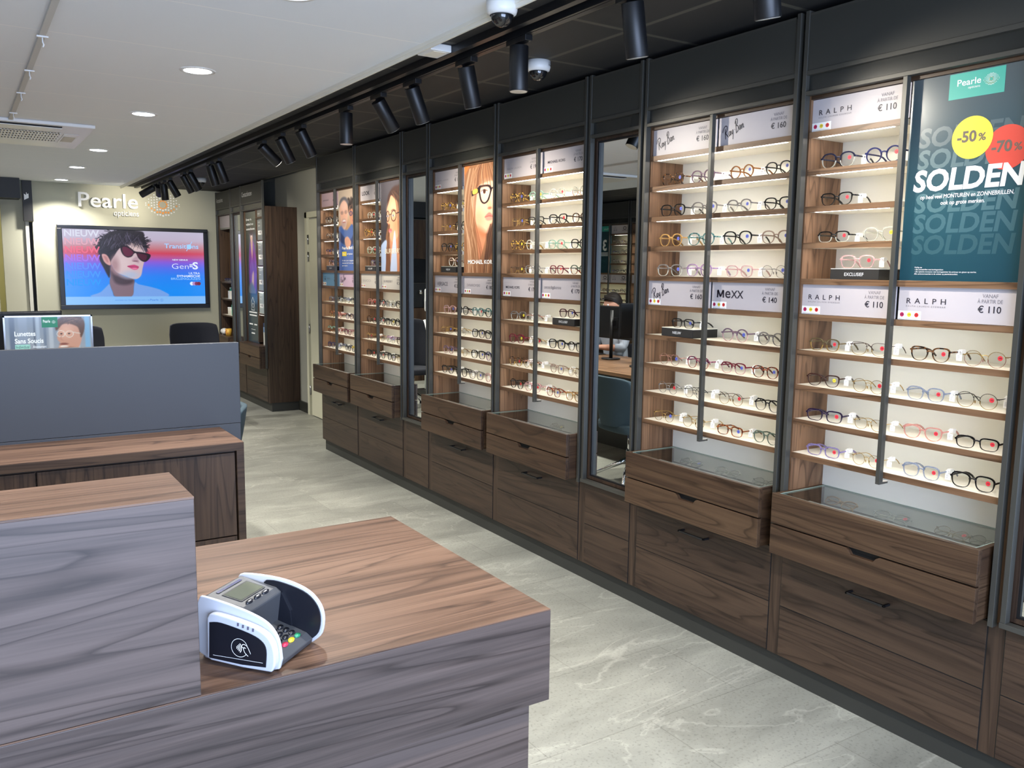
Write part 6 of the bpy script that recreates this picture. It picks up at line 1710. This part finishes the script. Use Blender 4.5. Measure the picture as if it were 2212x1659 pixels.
cv.poly([(-.1, .622), (1.1, .622), (1.1, 1.1), (-.1, 1.1)], (58, 72, 78), .002, smooth=False)
PL = Plane((0, 0, 0), *RU); cv.build('print', POST, p, PL, 0, 0, ww, hh, 0.0002)
g = MB()
for i, s in enumerate(('Ervaar de', 'vrijheid van', 'contactlenzen.')): txt(g, PL, s, ww*.06, hh*(.935-.036*i), cap=hh*.017, width=ww*(.5, .66, .80)[i], bold=.02, d=.0008)
ribbon(g, PL, [(ww*.36, hh*.25), (ww*.36, hh*.315), (ww*.5, hh*.35), (ww*.64, hh*.315), (ww*.64, hh*.25), (ww*.36, hh*.25)], .008, spline=False, d=.0008); ribbon(g, PL, [(ww*.5, hh*.265), (ww*.42, hh*.285), (ww*.46, hh*.305), (ww*.5, hh*.295), (ww*.54, hh*.305), (ww*.58, hh*.285), (ww*.5, hh*.265)], .006, spline=False, d=.0008)
for i, (a_, b__, z_) in enumerate(((.14, .86, .228), (.16, .84, .205), (.12, .46, .135), (.58, .84, .135), (.30, .62, .065))): rect(g, PL, ww*a_, ww*b__, hh*z_, hh*(z_+.010), 0, .0008)
rect(g, PL, ww*.28, ww*.68, hh*.098, hh*.101, 0, .0008)
g.build('headline', M_WHITE, p, recalc=False)
# boxes on the drawer top
for i, (y, x, h_, c, lab) in enumerate([(9.66, 0.10, .24, (196, 206, 214), 'white and blue contact lens box beside the purple-dress poster'), (9.56, 0.07, .20, (214, 214, 206), 'short white contact lens box, front of the far cabinet'),
                                        (9.50, 0.13, .25, (206, 212, 218), 'tall white contact lens box behind the short one'), (9.45, 0.08, .17, (226, 226, 218), 'white box at the right edge of the far cabinet')]):
    b_ = thing('lens_box', lab, 'box', (XC+x, max(y, 9.467), 0.7345), 0, 'contact lens boxes in the far cabinet')
    bx(-.03, .03, -.035, .035, 0, h_*.72).build('carton', mat('carton_%d' % i, c, 0.5), b_, bevel=.001)
    bx(-.03, .03, -.035, .035, h_*.72, h_).build('blue_lid', mat('carton_blue_%d' % (i % 2), [(40, 58, 92), (120, 150, 190)][i % 2], 0.5), b_, bevel=.001)
# narrow mirror
r = thing('mirror_cabinet', 'narrow far mirror reflecting the large screen', 'mirror', (XC, 10.24, 0), 0)
w = 0.46
mirror_unit(r, w)
# accessories bay
r = thing('display_cabinet', 'farthest narrow cabinet with cleaning bottles, beside the large screen', 'display cabinet', (XC, 10.70, 0), 0)
w = 0.69
far_common(r, w, ('Accessoires', 0.30))
bx(0.30, 0.31, 0.036, w-0.032, 0.60, 2.236).build('back_panel', wood('z', 'mid'), r)
for z in (1.414, 1.203, 0.997):
    s = MB().box(0.036, 0.30, 0.036, w-0.032, z-0.018, z, 0).box(0.03, 0.036, 0.036, w-0.032, z-0.018, z, 1).build('shelf', [M_WHITELAM, wood('y', 'mid')], r)
base_fronts(r, w, 0.48, x1=0.37, zs=0.285)
pull_box(r, w, glass=False, zt=0.727, zb=0.48, zm=0.60, x1=0.30)
p = thing('price_sign', 'blank pale header sign in the farthest cabinet', 'sign', (XC+0.045, 10.70+w-0.034, 2.09), 0)
bx(0, 0.005, -(w-0.072), 0, 0, 0.144).build('board', M_SIGN, p)
bx(0.002, 0.006, -(w-0.072), 0, -0.022, -0.0005).build('lower_strip', mat('mid_grey', (150, 150, 142), 0.5), p)
def bottle(loc, lab, c, h=0.17, r0=0.024):
    b_ = thing('cleaner_bottle', lab, 'bottle', loc, 0, 'cleaning bottles in the farthest cabinet')
    MB().lathe([(0, 0), (r0, 0.002), (r0, h*.62), (r0*.8, h*.72), (r0*.42, h*.80), (r0*.42, h*.84), (0, h*.84)], n=20).build('bottle_body', c, b_)
    MB().lathe([(r0*.5, h*.84), (r0*.5, h*.97), (r0*.3, h), (0, h)], n=16).build('cap', M_WHITEPL, b_)
GRN = mat('green_bottle', (30, 128, 104), 0.2); GRN2 = mat('mint_box', (80, 180, 150), 0.5)
for i, (y, h_, c, lab) in enumerate([(11.22, .14, GRN, 'small green bottle, left on the middle far shelf'), (11.14, .19, GRN, 'large green bottle with white cap on the middle far shelf'), (11.05, .19, GRN, 'large green bottle behind the white carton')]): bottle((XC+.12, y, 1.2032), lab, c, h_, .026)
b_ = tag(bx(-.03, .03, -.035, .035, 0, .10).build('carton', M_WHITEPL, None, loc=(XC+.075, 11.03, 1.2032), bevel=.001), 'white carton before the green bottles', 'box')
for i, y in enumerate((11.19, 11.12)):
    b_ = thing('white_pot', ('left', 'right')[i] + ' white pot on the lowest far shelf', 'pot', (XC+.10, y, 0.9972), 0, 'white pots on the lowest far shelf')
    MB().lathe([(0, 0), (.03, 0), (.032, .07), (.03, .08), (0, .08)], n=20).build('pot_body', M_WHITELAM, b_)
    MB().lathe([(.033, .08), (.033, .095), (0, .095)], n=20).build('lid', M_WHITEPL, b_)
tag(bx(-.02, .02, -.025, .025, 0, .13).build('carton', GRN2, None, loc=(XC+.10, 11.03, 0.9972), bevel=.001), 'mint green carton on the lowest far shelf', 'box')
for i, y in enumerate((11.24, 11.10, 10.96)):
    glasses('square', 'indigo', 'sky', 'n', (XC+.07, y, 1.4142), 0, 'blue glasses on the top far shelf, %s from left' % ORD[i], 'blue glasses on the far shelf', 0.13, tagged=False)
for i, (y, z) in enumerate(((10.99, 2.03), (10.97, 1.72))):
    hk = thing('display_hook', ('upper', 'lower')[i] + ' chrome hook in the farthest cabinet', 'hook', (XC+.295, y, z), 0, 'hooks in the farthest cabinet')
    MB().box(-.004, 0.004, -.025, .025, -.02, .02).build('plate', M_STEEL, hk)
    MB().tube([(0, 0, 0), (-.14, 0, .004), (-.155, 0, .018)], .004, 8).build('prong', M_CHROME, hk)
    if i == 1:
        for k in range(2):
            t = thing('spectacle_cord', ('front', 'rear')[k] + ' black spectacle cord hanging in the farthest cabinet', 'cord', (XC+.295-.05-.06*k, y, z), 0, 'spectacle cords on the hook')
            MB().tube([(0, -.012, -.22), (0, -.016, -.12), (0, -.004, .003), (0, .006, .003), (0, .018, -.12), (0, .014, -.24)], .003, 6).build('cord', M_BLACKPL, t)
            MB().box(-.002, .002, -.02, .02, -.03, .02).build('card', M_WHITEPL, t)
p = thing('mug', 'yellow patterned mug on the far drawer top', 'mug', (XC+.02, 11.0, 0.7435), 0)
MB().lathe([(0, 0), (.036, 0), (.038, .085), (.034, .085), (.033, .006), (0, .006)], n=24).build('cup', mat('yellow_mug', (226, 178, 70), 0.35), p)
MB().tube([(0, .036, .07), (0, .06, .06), (0, .062, .035), (0, .037, .02)], .005, 8).build('handle', M_WHITEPL, p)
g = MB()
for k in range(7):
    a_ = PI+.9*(k-3)*.35; MB_ = g; 
    g.cyl((.0375*math.cos(a_), .0375*math.sin(a_), .03+.02*(k % 3)), (.0392*math.cos(a_), .0392*math.sin(a_), .03+.02*(k % 3)), .007, n=10)
g.build('spots', mat('mug_red', (190, 80, 60), 0.5), p)
p = thing('figurine', 'small pale animal-shaped holder beside the yellow mug', 'figurine', (XC+.015, 11.16, 0.7435), 0)
MB().tube([(0, .07, .035), (0, .03, .042), (0, -.03, .042), (0, -.06, .036)], [.028, .04, .04, .02], 14).build('torso', M_WHITEPL, p)
MB().lathe([(0.0001, .036), (.026, .024), (.034, 0), (.026, -.024), (.0001, -.036)], (0, .085, .04), 18).build('head', M_WHITEPL, p)
for s in (1, -1): MB().cyl((s*.018, .03, 0), (s*.018, .03, .02), .009, n=10).build('leg', M_WHITEPL, p)

# ------------------------------------------------------------------ opposite display wall (seen in the tall mirror)
def opp(y_end, poster):
    r = thing('display_cabinet', 'eyewear display bay on the opposite wall%s' % (' with the dark green poster, seen in the mirror' if poster else ', nearer bay seen in the mirror'), 'display cabinet', (-2.2, y_end, 0), PI)
    return r, bay(r, 0.85, poster)
M_OG = mat('opposite_poster_green', (30, 66, 76), 0.3)
for ye, po in ((9.68, True), (8.83, False)):
    r, cy = opp(ye, po)
    a, b = 0.036, 0.85-0.032
    lst = [(0, 1), (2, 3)] if po else []
    for i in (0, 2, 3):
        if not po and i != 0: pass
        left = i in (0, 2)
        yl = (b-0.001) if left else (cy-0.006); yr = (cy+0.004) if left else (a+0.002)
        zb, zt = (2.1142, 2.2265) if i < 2 else (1.4532, 1.5635)
        s = sign('opposite-wall sign with ring logo, %s, %s bay in mirror' % (('top left', '', 'lower left', 'lower right')[i], 'poster' if po else 'nearer'), None, PI, yl-yr, zt-zb, ('text', 'OAKLEY', .12, .42, .10, .02, .30), '110', i > 1, None,
                 loc=(-2.2-0.041, ye-yl, zb), group='signs on the opposite display wall')
        g = MB(); PL = Plane((0, 0, 0), *RU); W_, H_ = yl-yr, zt-zb
        ribbon(g, PL, [(W_*.27+W_*.085*math.cos(t), H_*.62+H_*.15*math.sin(t)) for t in np.linspace(0, 2*PI, 24)], H_*.075, spline=False); g.build('ring_logo', M_INK, s, recalc=False)
    if po:
        p = thing('poster', 'dark green poster with large numeral on the opposite wall, seen in mirror', 'poster', (-2.24, ye-(cy-0.003), 1.5835), PI)
        w, h = cy-0.003-0.038, 0.644
        bx(0.0, 0.012, -w, 0, 0, h).build('board', M_OG, p)
        g = MB(); PL = Plane((0, 0, 0), *RU); rect(g, PL, w*.1, w*.5, h*.88, h*.99, 1, .0006); txt(g, PL, 'Pearle', w*.15, h*.915, cap=h*.03, width=w*.24, d=.001)
        txt(g, PL, '3', w*.22, h*.48, cap=h*.22, d=.001, bold=.03)
        for i in range(3): rect(g, PL, w*.14, w*(.8-.1*i), h*(.42-.03*i), h*(.434-.03*i), 0, .001)
        for k in (.28, .62, .14): ribbon(g, PL, [(w*.5+w*.3*math.cos(t), h*k*.9+h*.06+h*.08*math.sin(t)) for t in np.linspace(0, 2*PI, 26)], .004, 2, spline=False, d=.0008)
        g.build('print', [M_WHITE, M_TEAL, mat('opp_line', (52, 96, 104), 0.4)], p, recalc=False)
    n = 0
    for lv in (1, 2, 3, 4, 6, 7):
        ys = (0.70, 0.52) if (po and lv < 5) else (0.70, 0.53, 0.32, 0.14)
        for j, ly in enumerate(ys):
            glasses(('round', 'square', 'panto', 'rect')[(lv+j) % 4], ('black', 'navy', 'tort', 'grey')[(lv*2+j) % 4], ('black', 'clear', 'tort', 'clear')[(lv+j) % 4], 'nb'[(lv+j) % 2],
                    (-2.2-0.058, ye-ly, LZ[lv]+.0003), PI, 'glasses on opposite wall, %s bay, %s from left, %s shelf down' % ('poster' if po else 'nearer', ORD[j], SHELFNO[lv]), 'eyeglasses on the opposite wall', .14, tagged=False)

# eye-test corner (seen in the middle mirror)
r = thing('instrument_table', 'walnut lift table on a pale pedestal, seen in the middle mirror', 'table', (0.18, 9.75, 0))
bx(-0.35, 0.28, -0.32, 0.32, 0.775, 0.80).build('tabletop', wood('x', 'light'), r, bevel=.002)
bx(-0.12, 0.12, -0.12, 0.12, 0.06, 0.55).build('lower_column', mat('pale_grey_metal', (170, 176, 170), 0.4), r, bevel=.006)
bx(-0.08, 0.08, -0.08, 0.08, 0.55, 0.775).build('upper_column', mat('pale_grey_metal2', (150, 158, 152), 0.4), r, bevel=.004)
bx(-0.22, 0.22, -0.22, 0.22, 0.0, 0.06).build('foot', M_BLACKPL, r, bevel=.008)
r = thing('eye_test_instrument', 'white eye-test instrument on the lift table, seen in the middle mirror', 'instrument', (0.18, 9.75, 0.8005))
MB().prism(crs([(-.2, .02), (-.2, .09), (-.1, .14), (.1, .16), (.2, .10), (.2, .02)], 3), 'y', -.15, .15).build('base_unit', M_WHITEPL, r, bevel=.006)
bx(-.21, .21, -.16, .16, 0, .02).build('base_plate', M_BLACKPL, r)
bx(-.05, .05, -.05, .05, .15, .27).build('neck', M_BLACKPL, r, bevel=.005)
bx(-.13, .13, -.12, .12, .26, .56).build('head_unit', M_WHITEPL, r, bevel=.03, seg=3)
MB().box(.1301, .134, -.06, .06, .29, .40).build('display', mat('dark_blue_display', (30, 44, 90), 0.2), r)
r = thing('wall_cabinet', 'walnut wall unit with dark niche behind the eye-test instrument', 'cabinet', (-0.4, 11.25, 0))
MB().box(-1.4, 0.24, 11.05, 11.435, 0.0, 1.05).box(-1.4, 0.24, 11.05, 11.435, 1.75, 2.3).box(-1.4, -1.2, 11.05, 11.435, 1.05, 1.75).box(0.1, 0.24, 11.05, 11.435, 1.05, 1.75).build('carcass', wood('z', 'mid'), r, world=True)
bx(-1.2, 0.1, 11.40, 11.435, 1.05, 1.75).build('niche_back', M_GAP, r, world=True)
r = thing('coffee_machine', 'black coffee machine in the dark niche, seen in the middle mirror', 'coffee machine', (-0.25, 11.2, 1.0505))
bx(-.14, .14, -.1, .15, 0, .36).build('housing', M_BLACKPL, r, bevel=.01)
MB().cyl((0, -.13, .20), (0, -.13, .26), .03, n=18).build('spout', M_CHROME, r)
MB().cyl((-.09, -.12, .0), (-.09, -.12, .14), .035, n=18).build('jug', M_STEEL, r)
